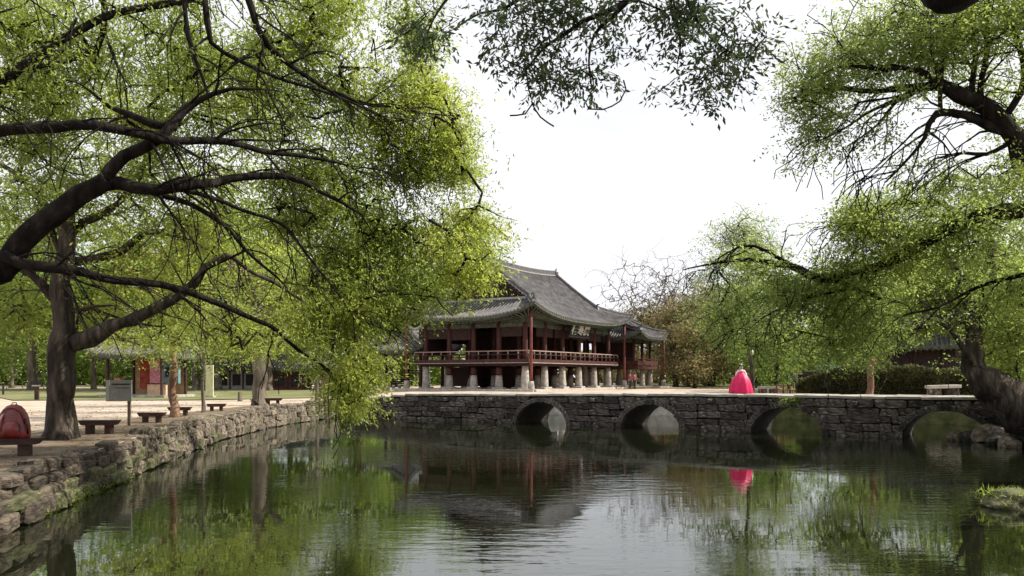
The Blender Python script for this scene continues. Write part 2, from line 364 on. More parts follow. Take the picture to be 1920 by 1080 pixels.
# ------------------------------------------------------------------ the stone arch bridge
B0 = Vector((-12.0, 56.5)); BD = Vector((0.836, -0.549)).normalized(); BN = Vector((-BD.y, BD.x))   # BN points away from camera
def dz(s): return 1.22 + 0.48 * sm(s / 8) + 0.20 * sm((s - 7) / 22)
ARC = [16.5, 23.4, 30.6, 37.5]; AW, AH = 1.74, 1.42
def az(s):
    for c in ARC:
        t = (s - c) / AW
        if abs(t) < 1: return -0.12 + AH * math.sqrt(max(0, 1 - t * t))
    return None
bang = math.atan2(BD.y, BD.x)
bridge = tag(empty('stone_bridge', (B0.x, B0.y, 0), bang), 'long stone bridge with four dark arches and a pale deck crossing the pond', 'bridge')
# local frame: x along, y away from camera (width 0..2.6)
BW = 3.5
mb = MB(); N = 300; S = [54 * i / N for i in range(N + 1)]
for side, y in ((0, 0.06), (1, BW - 0.06)):
    for i in range(N):
        a, b = S[i], S[i + 1]; za = az(a) if az((a + b) / 2) is not None else None
        lo_a = (az(a) if az(a) is not None else -0.12) if az((a + b) / 2) is not None else -1.3
        lo_b = (az(b) if az(b) is not None else -0.12) if az((a + b) / 2) is not None else -1.3
        mb.add([(a, y, lo_a), (b, y, lo_b), (b, y, dz(b) - .02), (a, y, dz(a) - .02)], [(0, 1, 2, 3)])
for c in ARC:
    K = 20
    pr = [(c - AW * math.cos(math.pi * k / K), -0.12 + AH * math.sin(math.pi * k / K)) for k in range(K + 1)]
    pr = [(c - AW, -1.3)] + pr + [(c + AW, -1.3)]
    for k in range(len(pr) - 1):
        mb.add([(pr[k][0], 0.05, pr[k][1]), (pr[k][0], BW - .05, pr[k][1]), (pr[k + 1][0], BW - .05, pr[k + 1][1]), (pr[k + 1][0], 0.05, pr[k + 1][1])], [(0, 1, 2, 3)])
mb.obj('bridge_core', M['mortar'], bridge)
# face stones in courses
rs = random.Random(11); nface = 0
for r_ in range(5):
    s = rs.uniform(0.0, 0.6)
    while s < 41:
        w = rs.uniform(0.45, 1.5); m_ = s + w / 2
        top = dz(m_) - 0.16; z0 = -0.12 + (top + 0.12) * r_ / 5; h = (top + 0.12) / 5
        blocked = any(az(t_) is not None and az(t_) + 0.14 > z0 + h * 0.5 for t_ in (s + .1, m_, s + w - .1))
        if blocked:
            # shrink towards the arch so the opening stays clear
            w2 = 0
            for k in range(12):
                e = s + w * k / 12
                if az(e) is not None and az(e) + 0.10 > z0 + h * .4: break
                w2 = e - s
            if w2 < 0.25: s += 0.22; continue
            w = w2
        put(rs.choice(BST), 'stone', bridge, (s + w / 2, 0.05 + rs.uniform(-.10, .05), z0 + h / 2 + rs.uniform(-.03, .03)), (w * 0.97, 0.34, h * rs.uniform(.85, 1.08)), rs.uniform(-.05, .05), rs.uniform(-.08, .08)); nface += 1
        s += w
# ring stones
for c in ARC:
    K = 11
    for k in range(K):
        t = math.pi * (k + .5) / K
        x, z = c - (AW + .13) * math.cos(t), -0.12 + (AH + .13) * math.sin(t)
        if z + 0.2 > dz(x) - 0.1: z = dz(x) - .30
        tang = math.atan2((AH + .13) * math.cos(t), (AW + .13) * math.sin(t))
        o = put(rs.choice(BST), 'arch_stone', bridge, (x, -0.07, z), (0.54, 0.36, 0.28), 0)
        o.rotation_euler = (0, -tang, 0)
# deck slabs: pale edge stones, front and back, and centre paving
s = 0.0; k = 0
while s < 53.5:
    w = rs.uniform(1.0, 1.5)
    for j, (yc, wy) in enumerate(((0.42, 1.1), (1.52, 1.04), (2.60, 1.08), (3.30, .34))):
        if j and s > 46: continue
        put(rs.choice(SLB), 'stone_slab', bridge, (s + w / 2, yc - 0.05, dz(s + w / 2) - 0.05 + rs.uniform(-.014, .014)), (w * 0.98, wy * 0.98, 0.12), 0)
    s += w
# stone spout beams sticking out under the deck
for s in (9.5, 13, 20, 26.8, 33.8):
    put(rs.choice(BST), 'spout_stone', bridge, (s, -0.12, dz(s) - 0.34), (0.24, 0.6, 0.2), 0)

# ------------------------------------------------------------------ the big pavilion
def pillar_mesh(r0, r1, h, m_, name, n=12):
    mb = MB(); mb.lathe([(r0 * 1.05, 0), (r0, 0.1 * h), ((r0 + r1) / 2, h * .6), (r1, h)], n); return mb.mesh(name, m_, True)
PZ = 1.72      # podium top
pav = tag(empty('pavilion', (1.0, 78.75, PZ), math.atan2(.857, .519)), 'large two storey red wooden pavilion with sweeping grey tiled roof raised on stone pillars', 'pavilion')
# local: x = along ridge, -y = long front to the right, -x = short end towards us
HX, HY = 10.5, 7.3
CX, CY = 8.5, 5.3
def T(me, name, parent, loc, rz=0.0, scale=(1, 1, 1), rot=None):
    o = bpy.data.objects.new(name, me); o.location = loc; o.scale = scale; o.rotation_euler = rot if rot else (0, 0, rz); return link(o, parent)
# podium
mb = MB(); mb.box((0, 0, -0.25), (2 * CX + 4.0, 2 * CY + 4.0, 0.44)); mb.box((13.3, -3.3, -0.25), (7.8, 11, 0.43)); mb.obj('podium', M['sand'], pav)
rs = random.Random(5)
def kerb_line(a, b, z, w=1.15, par=pav):
    a, b = Vector(a), Vector(b); L = (b - a).length; n_ = int(L / w); d = (b - a) / n_; an = math.atan2(d.y, d.x)
    for i in range(n_):
        c = a + d * (i + .5)
        put(rs.choice(GRB), 'kerb_stone', par, (c.x, c.y, z), (d.length * .985, .42, .46), an)
kerb_line((-CX - 2.1, CY + 2.1), (-CX - 2.1, -CY - 2.1), -0.21); kerb_line((-CX - 2.1, -CY - 2.1), (9.3, -CY - 2.1), -0.21); kerb_line((9.3, -8.9), (17.3, -8.9), -0.21)
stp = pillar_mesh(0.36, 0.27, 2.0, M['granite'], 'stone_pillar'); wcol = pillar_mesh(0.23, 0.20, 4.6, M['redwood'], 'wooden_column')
bst = stone_mesh('pillar_base', M['granite'], 90, .08, .02)
nx, ny = 6, 5
for i in range(nx):
    for j in range(ny):
        x = -CX + 2 * CX * i / (nx - 1); y = -CY + 2 * CY * j / (ny - 1)
        inner = 0 < i < nx - 1 and 0 < j < ny - 1
        if inner and (i in (2, 3)) and j == 2: continue
        low = (i == 0 and 0 < j < ny - 1) or (0 < i < nx - 1 and 0 < j < ny - 1)
        T(stp, 'stone_pillar', pav, (x, y, 0.08), rs.uniform(0, 3), (1.0, 1.0, .58 if low else 1))
        if low: T(wcol, 'wooden_column', pav, (x, y, 1.2), 0, (1.25, 1.25, .2))
        put(bst, 'pillar_base', pav, (x, y, 0.04), (1.05, 1.05, .22), rs.uniform(-.2, .2))
        T(wcol, 'wooden_column', pav, (x, y, 2.05))
# thin red eave-corner poles
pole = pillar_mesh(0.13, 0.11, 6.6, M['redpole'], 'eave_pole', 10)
pb = pillar_mesh(0.30, 0.22, 0.7, M['granite'], 'pole_base', 10)
for x, y in ((-9.75, -6.6), (-9.75, 6.6), (9.75, -6.6), (9.75, 6.6)):
    T(pole, 'eave_pole', pav, (x, y, 0.6)); T(pb, 'pole_base', pav, (x, y, 0))
# floor, edge beams, railing
FX, FY = CX + 0.75, CY + 0.75
mb = MB(); mb.box((0, 0, 2.22), (2 * FX, 2 * FY, 0.12)); mb.obj('upper_floor', M['darkwood'], pav)
mb = MB()
for z, h, w, e in ((2.42, .32, .12, .0), (2.10, .20, .22, -.55)):
    for y in (-FY - e, FY + e): mb.box((0, y, z), (2 * (FX + e) + .1, w, h))
    for x in (-FX - e, FX + e): mb.box((x, 0, z), (w, 2 * (FY + e) - .15, h))
mb.obj('edge_beam', M['redwood'], pav)
mb = MB(); mb.box((0, -FY - .075, 2.26), (2 * FX, .02, .05)); mb.box((-FX - .075, 0, 2.26), (.02, 2 * FY, .05)); mb.obj('beam_trim', M['plaster'], pav)
mb = MB()
for y in (-FY, FY): mb.tube([(-FX, y, 3.28), (FX, y, 3.28)], .05, 8)
for x in (-FX, FX): mb.tube([(x, -FY, 3.285), (x, FY, 3.285)], .05, 8)
mb.obj('handrail', mat('weathered_rail_wood', (.26, .16, .13), (.36, .24, .2), 5, .6), pav)
mb = MB()
for y in (-FY, FY): mb.box((0, y, 2.98), (2 * FX, .05, .06))
for x in (-FX, FX): mb.box((x, 0, 2.98), (.05, 2 * FY - .1, .06))
mb.obj('mid_rail', M['redwood'], pav)
bal = MB().box((0, 0, 0), (.12, .10, .36)).mesh('rail_panel_post', M['redwood']); hook = MB().lathe([(.03, 0), (.075, .06), (.04, .14), (.05, .24)], 6).mesh('rail_bracket', M['greenpale'])
def along_edge(fn, stp_):
    n_ = int(2 * FX / stp_)
    for i in range(n_ + 1): x = -FX + 2 * FX * i / n_; fn(x, -FY, 0); 
    m_ = int(2 * FY / stp_)
    for i in range(1, m_ + 1): y = -FY + 2 * FY * i / m_; fn(-FX, y, 1)
along_edge(lambda x, y, k: (T(bal, 'rail_panel_post', pav, (x, y, 2.77)), T(hook, 'rail_bracket', pav, (x, y, 3.01))), 0.95)
# lintels, upper beams, painted boards
mb = MB()
for y in (-CY, CY): mb.box((0, y, 5.55), (2 * CX, .2, .34))
for x in (-CX, CX): mb.box((x, 0, 5.55), (.2, 2 * CY, .34))
for i in range(1, nx - 1): mb.box((-CX + 2 * CX * i / (nx - 1), 0, 6.0), (.3, 2 * CY, .4))
mb.obj('lintel_beam', M['green'], pav)
mb = MB()
for y in (-CY, CY): mb.box((0, y, 6.02), (2 * CX - .1, .08, .56))
for x in (-CX, CX): mb.box((x, 0, 6.02), (.08, 2 * CY - .1, .56))
mb.obj('painted_frieze', M['green'], pav)
mb = MB()
for y in (-CY, CY): mb.box((0, y, 6.44), (2 * CX + .5, .32, .26))
for x in (-CX, CX): mb.box((x, 0, 6.44), (.32, 2 * CY + .5, .26))
mb.obj('wall_plate', M['greenpale'], pav)
mb = MB().box((0, 0, 0), (.30, .62, .5)).box((0, -.42, .12), (.16, .3, .2)); brk = mb.mesh('column_bracket', M['green'])
for i in range(nx):
    x = -CX + 2 * CX * i / (nx - 1); T(brk, 'column_bracket', pav, (x, -CY - .12, 6.0))
for j in range(ny):
    y = -CY + 2 * CY * j / (ny - 1); T(brk, 'column_bracket', pav, (-CX - .12, y, 6.0), -math.pi / 2)
# inner heated room enlarged, dark door panels added to black out the openings
mb = MB(); mb.box((2.6, 1.3, 3.85), (9.6, 6.4, 3.2)); mb.obj('inner_room', M['darkwood'], pav)
for x, y, w_, z_, h_, rz_ in ((-8.5, 4.3, 3.6, 5.0, 1.0, 90), (-8.5, 1.4, 2.2, 4.9, 1.1, 90), (-8.5, -3.9, 2.2, 5.0, .9, 90), (-6.8, 5.3, 3.2, 4.2, 2.4, 0), (-3.2, 5.3, 3.2, 4.9, 1.3, 0), (-5.1, -5.3, 3.0, 5.0, .8, 0), (-1.7, -5.3, 3.0, 5.0, .8, 0), (1.7, -5.3, 3.0, 5.0, .8, 0), (5.1, -5.3, 3.0, 5.0, .8, 0), (7.0, 5.3, 3.0, 4.2, 2.4, 0), (8.5, 3.9, 2.6, 4.2, 2.4, 90), (8.5, 0, 4.4, 4.4, 2.0, 90)):
    T(MB().box((0, 0, 0), (w_, .08, h_)).mesh('added_door_panel', M['darkwood']), 'added_door_panel', pav, (x, y, z_), R(rz_))
for x, y, w_, h_ in ((0.5, 0.5, 8.5, 2.0), (-5.8, 2.6, 2.2, 1.8)):  # dark boxes filling the space below the upper floor
    T(MB().box((0, 0, 0), (w_, 4.0 if w_ > 5 else 2.0, h_)).mesh('lower_dark_box', M['darkwood']), 'lower_dark_box', pav, (x + 1.5, y + 1, 1.05))
mb = MB(); mb.box((0, 0, 6.75), (2 * CX + .2, 2 * CY + .2, .08)); mb.obj('ceiling', M['darkwood'], pav)
fr_ = MB().box((0, 0, 0), (1.25, .06, 2.0)).mesh('lattice_door', M['darkwood'])
for x in (1.0, 2.5, 4.0, 5.5): T(fr_, 'lattice_door', pav, (x, -1.46, 3.55))
# roof ---------------------------------------------------------------
def roof(parent, HX, HY, GX, zr, zm, lift, gable=True, gt=0.74, gz_=None, rib=0.34, name='roof', ridge_h=0.42):
    """hip-and-gable roof: ridge along x from -GX to GX at height zr, eaves at +-HX, +-HY, middle height zm, corners lifted"""
    def eave(u, half): return zm + lift * abs(u / half) ** 3.2
    GXe = GX
    def prof(sv, ze):       # 0 ridge .. 1 eave
        return ze + (zr - ze) * (0.78 * (1 - sv) + 0.22 * (1 - sv) ** 2)
    def main_z(x, t):       # t distance from ridge
        rz_ = 0.30 * (abs(x) / GXe) ** 2 if abs(x) < GXe else 0.30
        return prof(t / HY, eave(x, HX)) + rz_ * (1 - t / HY)
    tg = gt * HY            # where the hip starts
    def xlim(t):            # roof half length at distance t
        if not gable: return GX + (HX - GX) * (t / HY)
        return GX if t <= tg else GX + (HX - GX) * ((t - tg) / (HY - tg)) ** 0.9
    bed, ribs = MB(), MB()
    K = 14
    for sgn in (-1, 1):
        cols = 40
        for i in range(cols):
            u0, u1 = -1 + 2 * i / cols, -1 + 2 * (i + 1) / cols
            for k in range(K):
                t0, t1 = HY * k / K, HY * (k + 1) / K
                v = []
                for (u, t) in ((u0, t0), (u1, t0), (u1, t1), (u0, t1)):
                    x = u * xlim(t); v.append((x, sgn * t, main_z(x, t)))
                bed.add(v, [(0, 1, 2, 3)] if sgn < 0 else [(3, 2, 1, 0)])
        n_ = int(2 * HX / rib)
        for i in range(n_ + 1):
            x = -HX + 0.12 + (2 * HX - .24) * i / n_
            ts = [t for t in np.linspace(0.12, HY + .04, 12) if xlim(min(t, HY)) >= abs(x)]
            # first t where the line starts
            if abs(x) > GX or not gable:
                lo, hi = 0.0, HY
                for _ in range(20):
                    md = (lo + hi) / 2
                    if xlim(md) >= abs(x): hi = md
                    else: lo = md
                ts = [hi] + [t for t in ts if t > hi + .1]
            if len(ts) < 2: ts = [HY - .3, HY + .04]
            ribs.tube([(x, sgn * t, main_z(x, min(t, HY)) + 0.035) for t in ts], 0.085, 6)
    # end skirts (short ends)
    z_in = main_z(GX, tg) - 0.05 if gable else zr
    depth = HX - GX
    def end_z(y, s_):       # s_ 0 at gable foot .. 1 at eave; near the hip blends to the main slope height
        ze = zm + lift * abs(y / HY) ** 3.2
        base = ze + (z_in - ze) * (0.6 * (1 - s_) + 0.4 * (1 - s_) ** 2)
        return base
    for sgn in (-1, 1):
        rows_, cols = 8, 24
        def ylim(s_): 
            if gable: return tg + (HY - tg) * s_ ** (1 / 0.9)
            return HY * s_
        for i in range(cols):
            for k in range(rows_):
                v = []
                for (u, s_) in ((-1 + 2 * i / cols, k / rows_), (-1 + 2 * (i + 1) / cols, k / rows_), (-1 + 2 * (i + 1) / cols, (k + 1) / rows_), (-1 + 2 * i / cols, (k + 1) / rows_)):
                    y = u * ylim(s_); v.append((sgn * (GX + depth * s_), y, end_z(y, s_)))
                bed.add(v, [(0, 1, 2, 3)] if sgn > 0 else [(3, 2, 1, 0)])
        n_ = int(2 * HY / rib)
        for i in range(n_ + 1):
            y = -HY + .12 + (2 * HY - .24) * i / n_
            s0 = 0.0 if (gable and abs(y) < tg) else (((abs(y) - tg) / (HY - tg)) ** 0.9 if gable else abs(y) / HY)
            if s0 > .93: s0 = .93
            ss = np.linspace(s0, 1.01, 7)
            ribs.tube([(sgn * (GX + depth * s_), y, end_z(y, min(s_, 1)) + .035) for s_ in ss], 0.085, 6)
    rb = bed.obj('roof', M['tile_bed'], parent)
    if rib < .5: tag(ribs.obj('roof_tile', M['tile'], rb, True), kind='stuff')
    else: ribs.obj('roof_tile', M['tile'], rb, True)
    # eave fascia and soffit with rafters
    f = MB(); rf = MB(); sof = MB()
    def eave_pt(side, u):
        if side in (0, 2):
            sg = -1 if side == 0 else 1; x = u * HX; return Vector((x, sg * HY, eave(x, HX)))
        sg = 1 if side == 1 else -1; y = u * HY; return Vector((sg * HX, y, zm + lift * abs(u) ** 3.2))
    for side in range(4):
        n_ = 40
        for i in range(n_):
            a, b = eave_pt(side, -1 + 2 * i / n_), eave_pt(side, -1 + 2 * (i + 1) / n_)
            f.beam(a - Vector((0, 0, .09)), b - Vector((0, 0, .09)), .10, .16)
            f.beam(a * Vector((.985, .985, 1)) - Vector((0, 0, .24)) if False else Vector((a.x * .985, a.y * .98, a.z - .23)), Vector((b.x * .985, b.y * .98, b.z - .23)), .10, .12)
            ia = Vector((max(-HX * .72, min(HX * .72, a.x)), max(-HY * .68, min(HY * .68, a.y)), zm - .55 + .5))
            ib = Vector((max(-HX * .72, min(HX * .72, b.x)), max(-HY * .68, min(HY * .68, b.y)), zm - .55 + .5))
            a2, b2 = Vector((a.x * .985, a.y * .98, a.z - .17)), Vector((b.x * .985, b.y * .98, b.z - .17))
            sof.add([a2, b2, ib, ia], [(0, 1, 2, 3)])
        L = 2 * (HX if side in (0, 2) else HY); n2 = int(L / .42)
        for i in range(n2 + 1):
            u = -1 + 2 * i / n2; a = eave_pt(side, u); a = Vector((a.x * .975, a.y * .965, a.z - .34))
            inn = Vector((max(-HX * .75, min(HX * .75, a.x)), max(-HY * .71, min(HY * .71, a.y)), zm - .38 + .28))
            rf.tube([a, inn], .075, 6)
    f.obj('eave_board', M['green'], rb); sof.obj('soffit', M['darkwood'], rb); tag(rf.obj('rafter', M['green'], rb, True), kind='stuff')
    # round tile ends at the eave
    te = MB()
    for side in range(4):
        L = 2 * (HX if side in (0, 2) else HY); n2 = int(L / rib)
        for i in range(n2 + 1):
            u = (-L / 2 + .12 + (L - .24) * i / n2) / (L / 2); a = eave_pt(side, u); o_ = Vector((0, -1, 0)) if side == 0 else Vector((0, 1, 0)) if side == 2 else Vector((1, 0, 0)) if side == 1 else Vector((-1, 0, 0))
            te.tube([a + o_ * .02 + Vector((0, 0, .035)), a + o_ * .10 + Vector((0, 0, .03))], .095, 8)
    tag(te.obj('tile_end', M['ridge'], rb), kind='stuff')
    # ridges
    def ridge_line(pts, w, h, nm='ridge', tip=True):
        r_ = MB()
        for i in range(len(pts) - 1):
            a, b = Vector(pts[i]), Vector(pts[i + 1]); r_.beam(a + Vector((0, 0, h / 2)), b + Vector((0, 0, h / 2)), w, h, 0)
            r_.beam(a + Vector((0, 0, h * .12)), b + Vector((0, 0, h * .12)), w + .09, h * .2, 1)
        r_.tube([Vector(p) + Vector((0, 0, h + .02)) for p in pts], w * .42, 6)
        rr_ = r_.obj(nm, [M['ridge'], M['plaster']], rb)
        if tip:
            e = Vector(pts[-1]); d = (e - Vector(pts[-2])).normalized()
            tb = MB(); tb.box(e + Vector((0, 0, h * .5)), (w * 1.5, w * 1.5, h * 1.2), math.atan2(d.y, d.x), 0)
            tb.tube([e + Vector((0, 0, h)), e + d * .18 + Vector((0, 0, h + .28)), e + d * .42 + Vector((0, 0, h + .42))], [.13, .08, .03], 6)
            tb.obj('ridge_end_tile', M['ridge'], rr_)
            tb = MB(); tb.box(e + d * .12 + Vector((0, 0, h * .35)), (w * 1.1, w * 1.1, h * .8), math.atan2(d.y, d.x)); tb.obj('mortar_end', M['plaster'], rr_)
        return rr_
    xs = np.linspace(-GX - .15, GX + .15, 17)
    half = xs[8:]
    ridge_line([(x, 0, main_z(x, 0) - .05) for x in xs[:9][::-1]], .34, ridge_h, 'ridge'); ridge_line([(x, 0, main_z(x, 0) - .05) for x in half], .34, ridge_h, 'ridge')
    for sx in (-1, 1):
        for sy in (-1, 1):
            if gable:
                ridge_line([(sx * GX, sy * t, main_z(sx * GX, t) - .04) for t in np.linspace(.2, tg + .1, 9)], .26, .34, 'gable_ridge')
                pts = []
                for s_ in np.linspace(0, 0.97, 7):
                    t = tg + (HY - tg) * s_ ** (1 / 0.9); x = GX + (HX - GX) * s_
                    pts.append((sx * x, sy * t, max(main_z(sx * x, t), end_z(t, s_)) - .02))
                ridge_line(pts, .24, .26, 'hip_ridge')
            else:
                ridge_line([(sx * (GX + (HX - GX) * s_), sy * HY * s_, main_z(GX + (HX - GX) * s_, HY * s_) - .02) for s_ in np.linspace(0.03, .97, 8)], .22, .24, 'hip_ridge')
    if gable:
        for sx in (-1, 1):
            gx = sx * (GX - 0.55)
            gb = MB(); pts = [(gx, y, main_z(GX, abs(y)) - .12) for y in np.linspace(-tg, tg, 21)]
            for i in range(20):
                a, b = pts[i], pts[i + 1]; gb.add([(a[0], a[1], z_in - .1), (b[0], b[1], z_in - .1), b, a], [(0, 1, 2, 3)])
            gb.obj('gable_board', M['darkwood'], rb)
            pl_ = MB().box((0, 0, 0), (.04, .30, 1)).mesh('gable_plank', M['darkwood'])
            for y in np.arange(-tg + .6, tg - .5, .42):
                hh = main_z(GX, abs(y)) - .3 - z_in
                if hh > .25: T(pl_, 'gable_plank', rb, (gx + sx * .03, y, z_in + hh / 2), 0, (1, 1, hh))
            bb = MB()
            for sy in (-1, 1):
                ts = np.linspace(0, tg, 9)
                for i in range(8):
                    bb.beam((sx * (GX - .12), sy * ts[i], main_z(GX, ts[i]) - .28), (sx * (GX - .12), sy * ts[i + 1], main_z(GX, ts[i + 1]) - .28), .08, .36)
            bb.obj('bargeboard', M['darkwood'], rb)
            vt = MB()       # short verge tiles that stick out over the gable edge
            for sy in (-1, 1):
                for t in np.arange(.4, tg, .34):
                    z = main_z(GX, t); vt.tube([(sx * (GX - .25), sy * t, z + .03), (sx * (GX + .34), sy * t, z - .05)], .085, 6)
            vt.obj('verge_tile', M['plaster'] if False else M['tile'], rb)
            sk = MB(); sk.box((sx * (GX + .02), 0, z_in + .10), (.26, 2 * tg, .2)); sk.obj('mortar_band', M['plaster'], rb)
    return rb
main_roof = roof(pav, HX, HY, 6.7, 13.1 - PZ, 7.85 - PZ, 1.15, gt=0.65)
# name board over the long front
sign = MB().box((0, 0, 0), (4.0, .10, 1.3)).box((0, -.01, .70), (4.2, .14, .12)).box((0, -.01, -.70), (4.2, .14, .12)).box((2.06, -.01, 0), (.12, .14, 1.3)).box((-2.06, -.01, 0), (.12, .14, 1.3)).obj('name_board', M['black'], pav)
sign.location = (-0.2, -CY - 1.15, 5.45); sign.rotation_euler = (R(16), 0, 0)
tx = bpy.data.curves.new('board_text', 'FONT'); tx.body = '樓寒廣'; tx.size = 1.25; tx.align_x = 'CENTER'; tx.align_y = 'CENTER'; tx.extrude = 0.012; tx.space_character = 1.0; tx.offset = 0.022
to = bpy.data.objects.new('lettering_tmp', tx); COL.objects.link(to)
bpy.context.view_layer.update()
tme = bpy.data.meshes.new_from_object(to.evaluated_get(bpy.context.evaluated_depsgraph_get())); bpy.data.objects.remove(to)
tme.materials.clear(); tme.materials.append(M['gold'])
lo = link(bpy.data.objects.new('lettering', tme), sign); lo.location = (0, -.07, 0); lo.rotation_euler = (R(90), 0, 0)
# right wing (lower hipped roof) as a building of its own
wing = tag(empty('pavilion_wing', pav.matrix_basis @ Vector((13.6, -4.2, 0)), math.atan2(.857, .519)), 'low tile roofed side wing at the right end of the large pavilion', 'building')
for x in (-2.0, 0.3, 2.6):
    for y in (-2.7, 0, 2.7):
        T(stp, 'stone_pillar', wing, (x, y, .05), 0, (.8, .8, .95)); T(wcol, 'wooden_column', wing, (x, y, 1.95), 0, (.75, .75, .68))
mb = MB(); mb.box((.3, 0, 2.0), (6, 6.8, .3)); mb.obj('upper_floor', M['redwood'], wing)
mb = MB()
for y in (-3.4, 3.4): mb.box((.3, y, 2.95), (6, .06, .08)); mb.box((.3, y, 2.5), (6, .05, .5))
for x in (-2.7, 3.3): mb.box((x, 0, 2.95), (.06, 6.8, .08)); mb.box((x, 0, 2.5), (.05, 6.8, .5))
mb.obj('railing', M['redwood'], wing)
mb = MB(); mb.box((-.6, .4, 3.5), (2.6, 3.8, 2.5)); mb.obj('inner_room', M['darkwood'], wing)
mb = MB()
for y in (-2.7, 2.7): mb.box((.3, y, 4.85), (4.8, .2, .3))
for x in (-2.0, 2.6): mb.box((x, 0, 4.85), (.2, 5.4, .3))
mb.obj('lintel_beam', M['green'], wing)
wr = roof(wing, 4.0, 4.3, 1.2, 9.0 - PZ, 6.9 - PZ, .75, gable=False, ridge_h=.3)
pw = pillar_mesh(.12, .10, 5.0, M['redpole'], 'eave_pole', 8)
T(pw, 'eave_pole', wing, (3.6, -3.9, .6)); T(pb, 'pole_base', wing, (3.6, -3.9, 0))
# rear stair porch roof, seen left behind the pavilion
porch = tag(empty('stair_porch', pav.matrix_basis @ Vector((-3.5, 10.6, 0)), math.atan2(.857, .519)), 'low tiled stair porch behind the left rear side of the large pavilion', 'building')
for x in (-1.8, 1.8):
    for y in (-2.2, 2.2): T(wcol, 'wooden_column', porch, (x, y, 0.0), 0, (.8, .8, .75))
mb = MB(); mb.box((0, 0, 3.4), (4.0, 4.8, .25)); mb.obj('lintel_beam', M['redwood'], porch)
mb = MB()
for k in range(8): mb.box((0, 2.6 - k * .35, .12 + k * .22), (2.6, .4, .1))
mb.obj('stair', M['darkwood'], porch)
roof(porch, 3.2, 3.6, .8, 5.6, 3.6, .6, gable=False, ridge_h=.25)

# ------------------------------------------------------------------ trees
def prisms(A, Bp, ra, rb, n=4):
    """vectorised little tubes from A to B"""
    d = Bp - A; L = np.linalg.norm(d, axis=1, keepdims=True); d = d / np.maximum(L, 1e-6)
    up = np.where(np.abs(d[:, 2:3]) > .9, np.array([[1., 0, 0]]), np.array([[0, 0, 1.]]))
    a = np.cross(d, up); a /= np.linalg.norm(a, axis=1, keepdims=True); b = np.cross(d, a)
    V = np.zeros((len(A), 2 * n, 3))
    for j in range(n):
        t = 2 * math.pi * j / n; e = a * math.cos(t) + b * math.sin(t)
        V[:, j] = A + e * ra[:, None]; V[:, n + j] = Bp + e * rb[:, None]
    F = np.array([(j, (j + 1) % n, n + (j + 1) % n, n + j) for j in range(n)])
    F = (np.arange(len(A)) * 2 * n)[:, None, None] + F[None]
    return V.reshape(-1, 3), F.reshape(-1, 4)
def leaves(pos, axis, size, width, tint, r):
    """diamond leaves: pos base (n,3), axis unit (n,3)"""
    n_ = len(pos); rnd = r.normal(size=(n_, 3)) * .55 + np.array([0.12, 0, .9]); side = np.cross(axis, rnd); side /= np.maximum(np.linalg.norm(side, axis=1, keepdims=True), 1e-6)
    L = size[:, None]; W = width[:, None]; nn = np.cross(axis, side)
    V = np.stack([pos, pos + axis * L * .45 + side * W * .5 + nn * W * .12, pos + axis * L, pos + axis * L * .45 - side * W * .5 + nn * W * .12], 1)
    F = np.arange(4 * n_).reshape(-1, 4)
    return V.reshape(-1, 3), F, tint
def side_branches(limbs, n_, seed, length=(1.0, 2.6), rmax=.03, droop=.35, fork=True):
    r = random.Random(seed); out = []
    for lb in limbs:        # tapering tips
        a, b = Vector(lb[-2][:3]), Vector(lb[-1][:3]); rr_ = lb[-1][3]
        if .02 < rr_ < .12:
            d = (b - a).normalized(); q1 = b + d * 12 * rr_ + Vector((0, 0, -2 * rr_)); q2 = q1 + d * 14 * rr_ + Vector((r.uniform(-6, 6) * rr_, r.uniform(-4, 4) * rr_, -8 * rr_))
            lb.append((q1.x, q1.y, q1.z, rr_ * .55)); lb.append((q2.x, q2.y, q2.z, rr_ * .18))
    src = [lb for lb in limbs if lb[0][3] < .30 and len(lb) > 2] or limbs
    L_ = [sum((Vector(lb[i + 1][:3]) - Vector(lb[i][:3])).length for i in range(len(lb) - 1)) for lb in src]
    for k in range(n_):
        lb = r.choices(src, L_)[0]; i = r.randrange(0, len(lb) - 1); t = r.random()
        a, b = Vector(lb[i][:3]), Vector(lb[i + 1][:3]); p = a.lerp(b, t); rr_ = lb[i][3] * (1 - t) + lb[i + 1][3] * t
        if rr_ > .22: continue
        d = (b - a).normalized(); side = d.cross(Vector((r.uniform(-1, 1), r.uniform(-1, 1), r.uniform(-.6, 1)))).normalized()
        v = (d * r.uniform(.5, 1.1) + side * r.uniform(.5, 1.0)).normalized(); Ln = r.uniform(*length) * (.6 + 3 * min(.15, rr_)); r0 = min(rmax, rr_ * .55)
        pts = [p]; cur = p.copy(); vv = v.copy()
        for q_ in range(5):
            vv = (vv + Vector((r.uniform(-.3, .3), r.uniform(-.3, .3), r.uniform(-.25, .15) - droop * .28 * q_ / 2))).normalized(); cur = cur + vv * Ln / 5; pts.append(cur.copy())
        out.append([(*pt, max(.004, r0 * (1 - .17 * j))) for j, pt in enumerate(pts)])
        if fork:
            for q_ in (2, 3):
                vv2 = (Vector(pts[q_ + 1]) - Vector(pts[q_])).normalized(); vv2 = (vv2 + Vector((r.uniform(-.8, .8), r.uniform(-.8, .8), r.uniform(-.7, .3)))).normalized(); c0 = Vector(pts[q_])
                out.append([(*(c0 + vv2 * Ln * .16 * j + Vector((r.uniform(-.06, .06) * j, r.uniform(-.06, .06) * j, -.035 * j * j))), max(.003, r0 * .5 * (1 - .2 * j))) for j in range(4)])
    return limbs + out
